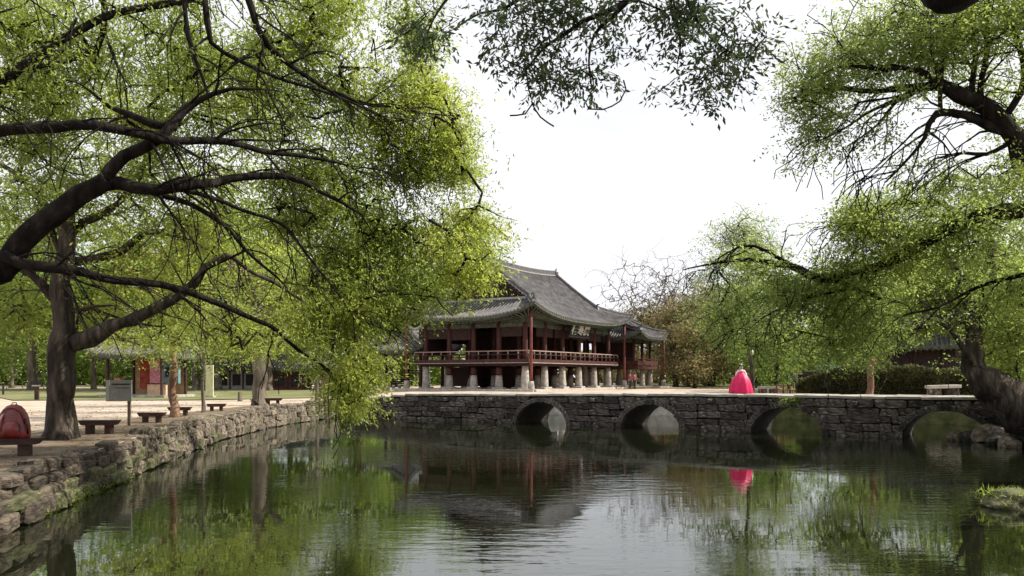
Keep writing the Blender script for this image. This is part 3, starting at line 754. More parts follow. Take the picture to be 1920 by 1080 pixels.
def grow(limbs, clumps, seed, step=0.4, sag=0.10, wob=0.10, tip_r=0.006, expo=0.46, lstep=.2):
    r = np.random.default_rng(seed)
    pos, par, lr = [], [], []
    lines = []
    for lb in limbs:
        s_ = smooth_line(lb, 0.3 if lb[0][3] > .06 else lstep)
        w = np.zeros_like(s_); 
        for k in range(1, len(s_)):
            w[k, :3] = 0.05 * np.array([mnoise.noise(Vector(s_[k, :3] * 1.1)), mnoise.noise(Vector(s_[k, :3] * 1.1 + 9)), mnoise.noise(Vector(s_[k, :3] * 1.1 + 5))]) * min(4, s_[k, 3] * 12 + 1)
        s_ = s_ + w; lines.append(s_)
        base = len(pos)
        for k, q_ in enumerate(s_):
            if k == 0 and pos:
                dd = np.linalg.norm(np.array(pos) - q_[:3], axis=1); par.append(int(dd.argmin()))
            elif k == 0: par.append(-1)
            else: par.append(base + k - 1)
            pos.append(q_[:3]); lr.append(q_[3])
    nl = len(pos)
    att, tnt = [], []
    for (c, rad, n_, tn) in clumps:
        c = np.array(c); rad = np.array(rad) * np.ones(3)
        p = r.normal(size=(n_ * 2, 3)); p /= np.linalg.norm(p, axis=1, keepdims=True); p *= np.where(r.random((n_ * 2, 1)) < .7, r.random((n_ * 2, 1)) ** .5, 1.0 + .35 * np.abs(r.normal(size=(n_ * 2, 1)))) * 1.02
        p = c + p * rad
        keep = np.array([vnoise(q_, 0.55, seed) + .35 * vnoise(q_, 1.7, seed) > 0.0 for q_ in p]); p = p[keep][:n_]
        att.append(p); tnt.append(np.clip(tn - .04 + 0.42 * np.array([vnoise(q_, .8, seed + 3) for q_ in p]) + r.normal(0, .05, len(p)), 0, 1))
    att = np.concatenate(att); tnt = np.concatenate(tnt)
    cap = nl + len(att) * 14 + 10
    P_ = np.zeros((cap, 3)); P_[:nl] = np.array(pos); par = list(par); n_ = nl
    d0 = np.array([np.min(np.sum((P_[:nl] - a) ** 2, axis=1)) for a in att]); order = np.argsort(d0)
    term = np.zeros(len(att), int)
    lrad = np.array(lr)
    usable = np.ones(cap, bool); usable[:nl] = lrad < 0.42
    for ai in order:
        a = att[ai]; d = np.sum((P_[:n_] - a) ** 2, axis=1) + np.where(usable[:n_], 0, 1e3)
        j = int(d.argmin()); dist = math.sqrt(d[j]); start = P_[j].copy(); k = min(12, max(1, int(dist / step)))
        pv = j; pw_ = r.normal(0, wob, 3)
        for q_ in range(1, k + 1):
            t = q_ / k; pt = start + (a - start) * t + pw_ * math.sin(math.pi * t) * min(1.5, dist) + np.array([0, 0, sag * dist * math.sin(math.pi * t) * .8])
            pt = pt + r.normal(0, .02, 3) * min(1, dist)
            P_[n_] = pt; par.append(pv); pv = n_; n_ += 1
        term[ai] = pv
    P_ = P_[:n_]; par = np.array(par)
    cntt = np.zeros(n_); cntt[term] += 1
    for i in range(n_ - 1, -1, -1):
        if i >= nl and par[i] >= 0: cntt[par[i]] += cntt[i]
    rad = np.minimum(tip_r * np.maximum(cntt, 1) ** expo, tip_r * 4.5)
    return P_, par, rad, nl, lines, att, tnt, term, r
def tree(name, label, cat, group, base, limbs, clumps, seed, bark, leafm, per=70, lsize=.08, lwid=.03, spread=.28, droop=.35, noise_amp=.06, extra_twigs=True, step=.4, tip_r=.006, sides=10, expo=.46, sag=.1, wob=.17, sb=0, sbl=(1.0, 2.6), sbr=.03):
    if sb: limbs = side_branches(limbs, sb, seed, sbl, sbr)
    P_, par, rad, nl, lines, att, tnt, term, r = grow(limbs, clumps, seed, step, sag, wob, tip_r, expo, min(.2, step * .5))
    root = tag(empty(name, base), label, cat, group); B = np.array(base)
    mb = MB()
    for k, s_ in enumerate(lines):
        n_ = sides if s_[0, 3] > .12 else 6
        b0 = len(mb.v); mb.tube([p - B for p in s_[:, :3]], [max(.01, q_) for q_ in s_[:, 3]], n_)
        if s_[0, 3] > .15:
            for i in range(b0, len(mb.v)):
                v = Vector(mb.v[i]); c = Vector(s_[min(len(s_) - 1, (i - b0) // n_), :3] - B); dd = v - c
                am = noise_amp * dd.length / .3
                mb.v[i] = tuple(v + dd.normalized() * (mnoise.noise(Vector((v.x * 2.4, v.y * 2.4, v.z * .8))) * am * 1.2 + mnoise.noise(v * 5) * am * .5))
    mb.obj('trunk', bark, root, True)
    idx = np.arange(nl, len(P_)); A = P_[par[idx]] - B; Bp = P_[idx] - B
    ra = np.where(par[idx] < nl, rad[idx] * 1.15, rad[par[idx]]); big = rad[idx] > tip_r * 4
    br = None
    V, F = prisms(A, Bp, ra, rad[idx], 5 if len(idx) < 9000 else 4)
    br = link(bpy.data.objects.new('branches', np_mesh('branches', V, F, bark, smooth=True)), root); tag(br, kind='stuff')
    if per > 0:
        n_ = len(att); ti = term; pi_ = par[ti]; ppi = par[pi_]
        seg = r.random((n_, per, 1)) ** .8 * 1.25
        pa, pb_ = P_[np.maximum(ppi, 0)], P_[ti]
        pos = pa[:, None] * (1 - seg) + pb_[:, None] * seg + r.normal(0, 1, (n_, per, 3)) * np.array([spread, spread, spread * .62])
        # gather leaves into little sprays of five
        g_ = per // 8 * 8; pos = pos[:, :g_]; q_ = pos.reshape(n_, -1, 8, 3); sd = r.normal(0, 1, (n_, g_ // 8, 1, 3)); sd[..., 2] = sd[..., 2] * .5 - droop; sd /= np.linalg.norm(sd, axis=3, keepdims=True)
        q_ = q_[:, :, :1] + (q_ - q_[:, :, :1]) * .12 + sd * (np.arange(8).reshape(1, 1, 8, 1) * lsize * .55); pos = q_.reshape(-1, 3); sdir = np.broadcast_to(sd, q_.shape).reshape(-1, 3)
        ax = r.normal(0, .6, pos.shape) + sdir * .8; ax[:, 2] = ax[:, 2] * .7 - droop * .6; ax /= np.linalg.norm(ax, axis=1, keepdims=True)
        sz = lsize * r.uniform(.65, 1.3, len(pos)); tn = np.clip(np.repeat(tnt, g_) + r.normal(0, .07, len(pos)), 0, 1)
        V, F, tn = leaves(pos - B, ax, sz, sz * lwid / lsize, tn, r)
        cr = link(bpy.data.objects.new('crown', np_mesh('crown', V, F, leafm, tint=tn)), root); tag(cr, kind='stuff')
    return root
def L(d, *pts):
    """limb from picture-space measurements (px, py, radius_m[, distance])"""
    out = []
    for p in pts:
        q_ = P(p[0], p[1], p[3] if len(p) > 3 else d); out.append((q_.x, q_.y, q_.z, p[2]))
    return out
def C(px, py, rx, ry, d, n_, tn=.5, dep=None):
    s_ = d / FP; return (tuple(P(px, py, d)), (rx * s_, dep if dep else max(1.2, .9 * rx * s_), ry * s_), n_, tn)

# --- near left tree, trunk just outside the picture
limbs = [
    [(-11.6, 14.6, 0.9, .55), (-11.5, 14.5, 2.2, .44), (-11.0, 14.6, 3.6, .40), (-10.0, 14.7, 4.6, .36)] + L(15, (0, 510, .30), (40, 455, .28), (120, 390, .25), (200, 345, .20)),
    L(15.2, (200, 345, .17), (300, 352, .13), (400, 345, .11, 16), (500, 330, .09, 16.5), (570, 345, .07, 17), (640, 380, .05, 17.5)),
    L(15.1, (190, 350, .16), (235, 290, .15), (300, 250, .13), (345, 205, .10, 15.4), (370, 190, .08, 15.4)),
    L(14.7, (10, 480, .14), (70, 505, .13), (150, 510, .11), (250, 527, .10, 15.5), (340, 545, .085, 16), (430, 578, .075, 17), (520, 620, .055, 18), (560, 655, .04, 18.5), (610, 690, .03, 19)),
    L(14.2, (-80, 250, .14), (60, 240, .12), (180, 240, .11), (300, 258, .10, 15), (420, 268, .085, 15.8), (520, 285, .06, 16.5), (620, 300, .04, 17.2)),
    L(15.4, (330, 240, .09), (285, 228, .10), (240, 214, .08), (205, 200, .05), (170, 170, .03)),
    L(16, (160, -60, .10), (200, 10, .09), (195, 60, .08), (180, 95, .06), (110, 118, .05, 15.5), (20, 140, .05, 15), (-60, 170, .05, 15)),
    L(15.5, (330, -60, .06), (350, 30, .055), (368, 110, .045), (385, 170, .03)),
    L(16, (370, -60, .09), (390, 40, .08), (400, 80, .06), (460, 120, .05, 16.5), (540, 150, .045, 17), (610, 175, .035, 17.5), (690, 205, .025, 18)),
    L(16.5, (450, -60, .10), (480, 50, .085), (530, 110, .07, 17), (580, 150, .06, 17.4), (650, 185, .045, 18), (760, 205, .03, 19), (850, 215, .02, 19.5)),
    L(16, (255, 350, .08), (300, 366, .07), (360, 385, .065), (420, 425, .055, 16.5), (460, 470, .045, 17), (520, 520, .03, 17.6)),
    L(16.3, (300, 350, .07), (370, 362, .06), (440, 390, .05, 17), (530, 420, .045, 17.5), (570, 470, .035, 18), (640, 560, .025, 18.5)),
    L(17.5, (460, 470, .035), (420, 490, .03), (390, 505, .028), (360, 530, .022)),
    [(-11.2, 14.6, 3.2, .26), (-11.8, 14.3, 5.2, .22), (-12, 14.2, 7.5, .18), (-11, 14.6, 9.2, .14)],
    [(-11.8, 14.3, 5.5, .16), (-10.4, 14.8, 7.4, .13), (-8.4, 15.6, 9.6, .10), (-6.2, 16.3, 10.6, .08)],
]
cl = []
for (px, py, rx, ry, d, n_, tn) in [
    (70, 50, 170, 90, 15, 70, .45), (280, 50, 170, 100, 16, 80, .5), (470, 40, 150, 90, 17, 70, .5), (640, 50, 120, 80, 18, 60, .62), (750, 40, 70, 70, 18.5, 36, .45), (790, 110, 50, 60, 18.8, 26, .6), (820, 160, 36, 40, 19, 18, .7),
    (60, 180, 150, 90, 14.5, 60, .4), (260, 160, 140, 80, 16, 60, .5), (450, 170, 140, 90, 17, 66, .45), (620, 180, 120, 90, 18, 66, .5), (760, 210, 90, 70, 19, 64, .68), (840, 240, 55, 70, 19.5, 34, .75),
    (520, 290, 120, 60, 17.5, 40, .35), (640, 310, 110, 70, 18, 52, .45), (780, 330, 90, 70, 19, 90, .62), (800, 380, 80, 40, 19, 40, .7), (860, 320, 40, 60, 19.5, 28, .8),
    (590, 420, 120, 70, 18, 50, .45), (720, 430, 110, 80, 19, 66, .5), (830, 430, 80, 70, 19.5, 52, .72), (895, 430, 45, 40, 20, 24, .85),
    (610, 520, 110, 50, 18.5, 44, .5), (740, 530, 80, 55, 19.5, 34, .45), (830, 520, 50, 35, 20, 14, .5), (540, 600, 70, 40, 18.5, 18, .55),
    (640, 600, 80, 50, 19, 40, .68), (680, 660, 50, 55, 19.5, 36, .8), (660, 725, 34, 45, 19.5, 22, .7), (585, 670, 34, 34, 19, 8, .5), (870, 490, 55, 40, 18.5, 44, .75), (800, 560, 60, 28, 18.5, 20, .5), (700, 620, 55, 50, 18, 40, .75), (690, 690, 36, 40, 18, 22, .8), (665, 745, 26, 24, 18, 12, .7), (610, 600, 60, 40, 17.5, 24, .6),
    (140, 300, 120, 60, 16, 22, .45), (330, 300, 130, 50, 16.5, 24, .45), (430, 430, 110, 50, 17, 22, .6)]:
    cl.append(C(px, py, rx, ry, d + 1.6, int(n_ * 1.6), tn))
limbs = [[(a, b, c, r_ * .80) for a, b, c, r_ in lb] for lb in limbs]
tree('shade_tree', 'nearest left tree with thick dark limbs sweeping out over the pond', 'tree', None, (-11.6, 14.6, 1.0), limbs, cl, 21, M['bark_dark'], M['leaf'], per=85, lsize=.105, lwid=.036, spread=.30, tip_r=.0075, droop=.6, sb=130, sbl=(1.2, 3.0), sbr=.028)

# --- left trunk standing on the bank
T1B = (-13.05, 23.2, 1.02)
limbs = [
    [(-13.05, 23.2, .85, .62), (-13.05, 23.2, 1.3, .44), (-13.03, 23.2, 2.2, .35), (-13.02, 23.2, 3.3, .31), (-13.0, 23.2, 4.6, .30), (-13.0, 23.2, 5.6, .27), (-12.8, 23.0, 6.8, .22), (-12.4, 22.8, 8.4, .17)],
    L(23.2, (135, 645, .24), (165, 632, .21), (230, 600, .18), (290, 583, .16), (345, 550, .13), (385, 505, .11), (420, 480, .09), (460, 500, .06), (560, 560, .04)),
    L(23.2, (110, 570, .16), (80, 530, .13), (40, 500, .11), (-30, 470, .10)),
    L(23.2, (118, 590, .07), (150, 582, .06), (178, 575, .045)),
    L(23.4, (110, 490, .14), (170, 488, .13), (230, 470, .12), (262, 440, .10), (310, 435, .08), (350, 448, .06)),
    L(23.4, (108, 520, .16), (140, 430, .13), (190, 400, .11), (240, 360, .09), (300, 250, .07)),
    L(23.2, (30, 340, .08), (45, 300, .07), (40, 240, .06)), L(23.2, (-40, 290, .06), (20, 320, .07), (70, 360, .08), (100, 440, .09)),
]
cl = []
for (px, py, rx, ry, d, n_, tn) in [
    (-60, 420, 150, 90, 23, 50, .45), (80, 340, 150, 80, 24, 70, .5), (250, 330, 150, 80, 24, 70, .6), (420, 360, 140, 70, 24.5, 60, .6), (120, 200, 190, 100, 25, 80, .5), (350, 180, 180, 100, 25, 80, .55), (550, 230, 120, 90, 25, 50, .5),
    (60, 450, 120, 50, 24, 30, .55), (280, 430, 150, 50, 25, 50, .65), (430, 470, 120, 60, 24.5, 60, .65), (330, 530, 130, 50, 25, 50, .65), (480, 560, 110, 50, 24.5, 46, .65), (40, 570, 90, 60, 26, 50, .4), (230, 590, 110, 40, 26, 34, .6), (420, 615, 120, 34, 26, 34, .62), (260, 632, 120, 26, 29, 40, .65), (430, 640, 110, 26, 30, 40, .65), (560, 655, 60, 24, 31, 18, .5), (160, 60, 200, 90, 25, 60, .5), (420, 60, 160, 80, 25, 50, .5)]:
    cl.append(C(px, py, rx, ry, d, int(n_ * 1.25), tn))
tree('bank_tree', 'tall dark trunked tree growing on the sandy bank between the two nearest benches', 'tree', None, T1B, limbs, cl, 22, M['bark'], M['leaf'], noise_amp=.13, per=66, lsize=.13, lwid=.05, spread=.42, tip_r=.009, sb=50, sbl=(1.2, 2.6), sbr=.03)

# --- trees on the right bank
limbs = [
    [(17.6, 21.4, .9, .6), (16.4, 21.4, 2.2, .46), (16.0, 21.6, 4.0, .38), (15.2, 21.6, 5.6, .33)] + L(21.5, (1990, 392, .27), (1920, 396, .22), (1850, 400, .20), (1770, 438, .18, 22), (1690, 480, .16, 22.5), (1620, 508, .14, 23), (1540, 522, .13, 23.4), (1500, 505, .11, 23.7), (1450, 492, .09, 24)),
    L(22.4, (1790, 425, .10), (1770, 380, .08), (1720, 375, .06), (1640, 390, .04)),
    L(23, (1680, 485, .07), (1650, 450, .06), (1600, 430, .04)),
    L(24, (1490, 500, .07), (1440, 470, .05), (1390, 460, .04), (1360, 475, .025)),
    L(23.4, (1560, 520, .07), (1650, 560, .06), (1600, 540, .05), (1510, 560, .04), (1450, 585, .03)),
    L(23, (2010, 490, .09, 21.5), (1900, 520, .06, 22), (1830, 540, .05), (1760, 575, .04), (1700, 590, .03)),
]
cl = []
for (px, py, rx, ry, d, n_, tn) in [
    (1560, 430, 80, 50, 23, 50, .68), (1660, 430, 100, 50, 22.6, 60, .62), (1780, 440, 110, 50, 22.4, 56, .55), (1880, 450, 90, 60, 22, 50, .55), (1590, 510, 110, 45, 23.4, 54, .5), (1480, 530, 90, 45, 24, 44, .42),
    (1440, 590, 100, 50, 24.5, 56, .42), (1560, 580, 110, 45, 24, 54, .5), (1900, 540, 60, 50, 22.5, 30, .55), (1390, 560, 60, 60, 25, 40, .45), (1700, 365, 90, 26, 22.5, 20, .5), (1850, 365, 90, 34, 22, 30, .55), (1600, 395, 60, 22, 23, 14, .55), (1350, 610, 50, 40, 25.5, 22, .4), (1410, 500, 50, 40, 24.6, 26, .5), (1670, 505, 90, 30, 23.3, 26, .6),
    (1540, 640, 100, 34, 24.6, 40, .52), (1640, 630, 60, 34, 24, 20, .5), (1410, 640, 60, 25, 25, 14, .45), (1980, 450, 100, 120, 22, 70, .5), (2050, 330, 90, 100, 22, 50, .5)]:
    cl.append(C(px, py, rx, ry, d, int(n_ * 1.4), tn))
tree('leaning_tree', 'tree on the right bank whose long crooked limb reaches left over the far pond', 'tree', None, (17.6, 21.4, 1.0), limbs, cl, 31, M['bark_dark'], M['leaf_right'], per=85, lsize=.10, lwid=.042, spread=.32, tip_r=.007, sb=60, sbl=(1.0, 2.2), sbr=.03)
# pale budding spray at the left end of the right trees
limbs = [[(18.0, 60, 1.4, .22), (17.8, 60, 4, .16), (17.6, 60, 7, .13), (17.5, 60, 10, .08)], L(60, (1410, 560, .1), (1400, 500, .08), (1395, 440, .05))]
cl = [C(1395, 430, 50, 45, 60, 120, .5), (C(1390, 490, 60, 50, 60, 170, .55)), C(1440, 540, 80, 50, 60, 90, .5), C(1340, 540, 50, 50, 60, 60, .5), C(1400, 590, 80, 40, 60, 70, .5)]
tree('budding_tree', 'slim tree with sparse pale new leaves rising left of the right hand trees', 'tree', None, (18, 60, 1.5), limbs, cl, 33, M['bark'], M['leaf_pale'], per=40, lsize=.18, lwid=.08, spread=.55, tip_r=.012)

limbs = [
    [(14.6, 16.2, .9, .55), (14.5, 16.2, 3.0, .42), (14.2, 16.5, 5.0, .34), (13.2, 17.0, 6.8, .28)] + L(18, (1940, 330, .24), (1900, 262, .21), (1850, 215, .19), (1800, 175, .17), (1770, 155, .15, 18.3), (1720, 165, .10, 18.6), (1650, 168, .06, 18.8), (1560, 165, .04, 19)),
    L(18, (1910, 250, .14), (1860, 245, .11), (1810, 222, .09), (1760, 212, .08), (1735, 260, .05), (1700, 300, .03), (1660, 340, .018)),
    L(18.2, (1775, 160, .09), (1720, 130, .07), (1690, 125, .05), (1640, 128, .04), (1600, 125, .03)),
    L(18.2, (1765, 155, .06), (1700, 175, .05), (1640, 205, .035), (1580, 240, .02), (1530, 270, .012)),
    L(18.3, (1765, 150, .06), (1690, 180, .045), (1650, 230, .03), (1590, 275, .015)),
    L(18.1, (1825, 185, .07), (1825, 110, .06), (1823, 20, .06), (1823, -60, .06)),
    L(17.9, (1838, 185, .06), (1846, 110, .06), (1848, 20, .06), (1850, -60, .06)),
    L(18.1, (1765, 210, .05), (1768, 120, .05), (1780, 60, .045), (1800, 20, .04)),
    L(18.1, (1768, 160, .05), (1750, 110, .035), (1748, 60, .03)),
    L(17.9, (1880, 225, .08), (1920, 140, .08), (1900, 60, .07), (1860, -20, .06)),
    L(18, (1895, 265, .06), (1850, 290, .045), (1810, 285, .035), (1780, 290, .03)),
    [(14.4, 16.3, 4.0, .3), (14.6, 15.0, 7.5, .24), (13.5, 14.0, 10.5, .18), (12, 14, 12, .1)],
]
cl = []
for (px, py, rx, ry, d, n_, tn) in [
    (1520, 30, 40, 40, 19, 22, .3), (1600, 40, 90, 60, 19, 60, .55), (1720, 30, 100, 60, 18.5, 60, .6), (1830, 30, 100, 60, 18, 56, .55), (1920, 50, 90, 70, 17.5, 50, .6),
    (1530, 110, 55, 60, 19.2, 50, .68), (1620, 120, 80, 50, 19, 46, .5), (1720, 110, 90, 50, 18.5, 50, .55), (1850, 130, 90, 60, 18, 44, .6), (1920, 170, 60, 60, 17.6, 30, .55),
    (1500, 200, 40, 50, 19.3, 30, .5), (1560, 190, 60, 34, 19, 22, .5), (1500, 270, 36, 36, 19.2, 18, .45), (1560, 270, 50, 30, 19, 7, .4), (1650, 260, 60, 34, 18.8, 8, .4), (1700, 215, 60, 30, 18.5, 10, .45),
    (1740, 310, 50, 26, 18.4, 8, .4), (1890, 320, 60, 50, 18, 24, .62), (1830, 320, 45, 40, 18.2, 10, .55), (1760, 360, 70, 20, 18.4, 8, .45), (1980, 200, 90, 130, 17.6, 70, .5), (2020, 40, 120, 120, 17, 60, .5)]:
    cl.append(C(px, py, rx, ry, d, int(n_ * 1.4), tn))
tree('tall_bank_tree', 'tall tree at the right edge with airy green crown high above the pond', 'tree', None, (14.6, 16.2, 1.0), limbs, cl, 32, M['bark_dark'], M['leaf_right'], per=78, lsize=.085, lwid=.036, spread=.27, tip_r=.006, sb=110, sbl=(1.0, 2.8), sbr=.03)

# --- massive leaning trunk at the right shore
def RT(*p): return [tuple(P(a, b, d)) + (r_,) for a, b, d, r_ in p]
limbs = [
    RT((2010, 815, 32, 1.2), (1945, 785, 32, 1.0), (1890, 748, 32, .82), (1846, 712, 32, .55), (1830, 665, 32.3, .36), (1827, 610, 32.5, .29), (1822, 570, 32.6, .26), (1800, 520, 32.6, .17), (1775, 480, 32.5, .10)),
    RT((1825, 600, 32.4, .26), (1780, 598, 32.3, .24), (1740, 606, 32, .22), (1700, 612, 32, .19), (1680, 620, 32, .16), (1650, 622, 32, .14), (1625, 630, 32, .10), (1600, 640, 32, .06)),
    RT((1838, 690, 32, .16), (1808, 660, 31.8, .12), (1790, 625, 31.8, .09), (1768, 606, 31.8, .06)),
    RT((1850, 560, 32.5, .2), (1865, 500, 32.8, .18), (1855, 430, 33, .14)),
]
cl = []
for (px, py, rx, ry, d, n_, tn) in [(1880, 620, 60, 60, 33, 90, .7), (1860, 520, 80, 60, 33, 90, .6), (1760, 500, 80, 60, 34, 110, .6), (1700, 560, 90, 40, 34.5, 110, .75), (1790, 560, 50, 40, 34.5, 60, .7), (1640, 610, 60, 30, 33.5, 50, .6), (1740, 600, 40, 14, 33.5, 14, .5), (1900, 700, 40, 30, 34, 24, .5), (1600, 660, 40, 22, 32, 22, .5), (1920, 680, 40, 40, 33.5, 40, .6), (1980, 580, 90, 120, 33, 90, .55), (1850, 420, 90, 60, 33, 80, .5)]:
    cl.append(C(px, py, rx, ry, d, int(n_ * 1.2), tn, 2.2))
tree('old_tree', 'old tree with massive dark leaning trunk before the right bridge end', 'tree', None, tuple(P(1960, 800, 32)), limbs, cl, 34, M['bark'], M['leaf_right'], per=60, lsize=.15, lwid=.07, spread=.42, noise_amp=.14, tip_r=.009, sb=30, sbl=(1.5, 3), sbr=.05)

# --- branches hanging in from above (tree standing beside the camera)
limbs = [
    [(5.2, -3.5, 1.0, .40), (5.0, -3.0, 3.2, .32), (4.6, -1.5, 5.4, .27), (4.2, 2.0, 7.4, .22), (3.6, 6.0, 8.3, .14)] + L(10.5, (1440, -120, .10), (1330, -60, .08), (1250, -15, .06)),
    L(10.5, (1330, -60, .05), (1220, -30, .045), (1180, 0, .04), (1120, 25, .035), (1090, 35, .03), (1060, 60, .025), (1020, 90, .018), (985, 130, .012)),
    L(10.3, (1250, -20, .04), (1190, -5, .035), (1150, 25, .028), (1115, 60, .02), (1108, 110, .014), (1112, 165, .008)),
    L(10.2, (1330, -60, .04), (1268, -20, .028), (1262, 30, .02), (1278, 80, .014), (1272, 120, .009)),
    L(10.2, (1280, -30, .03), (1296, 20, .022), (1320, 60, .016), (1360, 95, .010), (1395, 110, .007)),
    L(10.6, (1060, -60, .04), (1000, -20, .03), (940, 20, .02), (900, 30, .015), (850, 60, .01)),
    L(10.6, (900, -60, .03), (850, -10, .022), (810, 40, .015), (790, 90, .009)),
    L(10.3, (985, 130, .008), (990, 165, .006), (998, 195, .005), (985, 215, .004), (955, 218, .003)),
    L(10.3, (998, 195, .005), (1015, 220, .004), (1042, 236, .003)),
    L(10.3, (1112, 165, .006), (1100, 190, .004), (1105, 202, .003), (1130, 205, .003), (1160, 192, .003), (1172, 170, .003), (1168, 152, .002)),
    [(4.6, -1.5, 5.4, .36), (5.0, 2.0, 7.0, .36), (5.0, 5.5, 7.35, .36), (4.90, 8.6, 7.10, .36), (5.5, 10.6, 8.6, .30), (6.6, 12.4, 10.4, .22)],
]
cl = []
for (px, py, rx, ry, d, n_, tn) in [
    (880, 20, 50, 35, 10.6, 16, .25), (800, 50, 45, 45, 10.6, 20, .25), (800, 105, 25, 25, 10.6, 7, .25), (780, 20, 40, 30, 10.8, 12, .25), (970, 30, 60, 35, 10.5, 24, .25), (1060, 20, 60, 35, 10.4, 28, .3), (1160, 30, 60, 40, 10.4, 32, .25), (1250, 30, 60, 40, 10.3, 26, .25), (1340, 40, 60, 50, 10.3, 18, .28),
    (980, 90, 50, 30, 10.4, 17, .22), (930, 120, 30, 18, 10.5, 6, .2), (1000, 130, 34, 20, 10.4, 10, .2), (1090, 120, 45, 24, 10.4, 17, .22), (1060, 145, 40, 14, 10.4, 6, .2), (1140, 125, 30, 20, 10.4, 8, .22),
    (1250, 110, 40, 30, 10.3, 12, .22), (1300, 140, 40, 20, 10.3, 10, .22), (1375, 95, 50, 45, 10.3, 16, .28), (1340, 150, 30, 20, 10.3, 8, .22), (1285, 178, 12, 8, 10.3, 3, .2), (1340, 185, 10, 10, 10.3, 3, .2)]:
    cl.append(C(px, py, rx * 1.12, ry * 1.12, d, int(n_ * 1.25), tn, .8))
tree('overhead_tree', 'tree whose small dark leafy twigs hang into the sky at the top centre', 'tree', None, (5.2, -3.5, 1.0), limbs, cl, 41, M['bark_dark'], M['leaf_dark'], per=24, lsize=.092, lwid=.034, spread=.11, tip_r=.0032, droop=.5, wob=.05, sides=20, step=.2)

# --- mid-distance bank trees
def simple_tree(name, label, group, x, y, h, crown_r, seed, bark, leafm, per, lsize, tr=.25, n_=90, tn=.5, low=.35, lean=0.0, shape=1.0, multi=False, spread=.6, z0=None):
    z = gz(x, y) if z0 is None else z0; r = random.Random(seed)
    limbs = [[(x, y, z - .1, tr * 1.6), (x + lean * .15, y, z + .5, tr), (x + lean * .5, y, z + h * .35, tr * .8), (x + lean, y + r.uniform(-.3, .3), z + h * .62, tr * .5), (x + lean * 1.2, y, z + h * .86, tr * .2)]]
    for k in range(5):
        a = r.uniform(0, 6.28); hh = r.uniform(.28, .6); bx, by = x + lean * hh, y
        limbs.append([(bx, by, z + h * hh, tr * .45), (bx + math.cos(a) * crown_r * .35, by + math.sin(a) * crown_r * .35, z + h * (hh + .12), tr * .3), (bx + math.cos(a) * crown_r * .75, by + math.sin(a) * crown_r * .75, z + h * (hh + .2), tr * .14)])
    cl = []
    for k in range(7):
        a = r.uniform(0, 6.28); q_ = r.uniform(0, .6) * crown_r; zz = z + h * r.uniform(low + .12, .86)
        cl.append(((x + lean + q_ * math.cos(a), y + q_ * math.sin(a), zz), (crown_r * .55, crown_r * .55, h * .16 * shape), int(n_ / 7 * r.uniform(.6, 1.4)), tn + r.uniform(-.15, .15)))
    return tree(name, label, 'tree', group, (x, y, z), limbs, cl, seed, bark, leafm, per=per, lsize=lsize, lwid=lsize * .5, spread=spread, tip_r=.012, step=.8, sides=8)
simple_tree('path_tree', 'reddish barked tree lit by the sun behind the third bench on the left bank', None, (325 - 960) / FP * 34.6, 34.6, 8.5, 3.4, 51, M['bark_red'], M['leaf'], 60, .14, .19, 150, .6, .30)
simple_tree('sapling', 'thin pale stemmed young tree on the left bank behind the row of low benches', None, (380 - 960) / FP * 39.2, 39.2, 7.5, 2.8, 52, M['bark_grey'], M['leaf_pale'], 44, .14, .09, 110, .5, .26)
simple_tree('grey_trunk_tree', 'thick grey trunked tree beside the farthest bench on the left bank', None, (487 - 960) / FP * 48.5, 48.5, 11, 4.2, 53, M['bark_grey'], M['leaf'], 50, .18, .46, 130, .6, .34)
simple_tree('corner_tree', 'small tree with pale scattered leaves at the corner where the bank meets the bridge', None, -14.2, 58.5, 6.0, 2.0, 54, M['bark_grey'], M['leaf_pale'], 40, .13, .16, 60, .6, .25)

# --- copies of four background trees
def copy_tree(src, loc, rz, s_, label, group, name=None):
    c = src.copy(); COL.objects.link(c); c.location = loc; c.rotation_euler = (0, 0, rz); c.scale = (s_, s_, s_)
    c['label'] = label; c['group'] = group
    if name: c.name = name
    for ch in src.children:
        d = ch.copy(); COL.objects.link(d); d.parent = c
    return c
G_L = 'wood behind the lawn on the left'; G_R = 'wood behind the pavilion and bridge on the right'
p1 = simple_tree('wood_tree', 'broad green tree in the wood behind the lawn on the left', G_L, -52, 100, 15, 6.5, 61, M['bark_grey'], M['leaf_far'], 62, .40, .34, 150, .5, .16, spread=1.2)
p2 = simple_tree('wood_tree', 'tall slender green tree in the wood behind the lawn on the left', G_L, -41, 106, 18, 5.0, 62, M['bark_grey'], M['leaf_far'], 62, .38, .30, 150, .65, .16, spread=1.1, shape=1.3)
p3 = simple_tree('golden_tree', 'brownish gold budding tree just right of the pavilion wing', G_R, 21.5, 98, 9.5, 5.0, 63, M['bark'], M['leaf_brown'], 60, .28, .26, 150, .5, .10, spread=.9)
p4 = simple_tree('olive_tree', 'dull olive green tree behind the woman on the bridge', G_R, 25.5, 84, 11.0, 4.6, 64, M['bark'], M['leaf_far'], 60, .28, .26, 150, .35, .14, spread=.9)
rs = random.Random(77); i = 0
for k in range(26):
    x = -78 + k * 2.9 + rs.uniform(-1, 1); y = rs.uniform(92, 128)
    if abs(x + 52) < 2 or x > -4: continue
    src = p1 if rs.random() < .5 else p2
    copy_tree(src, (x, y, gz(x, y)), rs.uniform(0, 6), rs.uniform(1.05, 1.5), ('broad green tree' if src is p1 else 'tall slender green tree') + ' in the wood behind the lawn on the left', G_L)
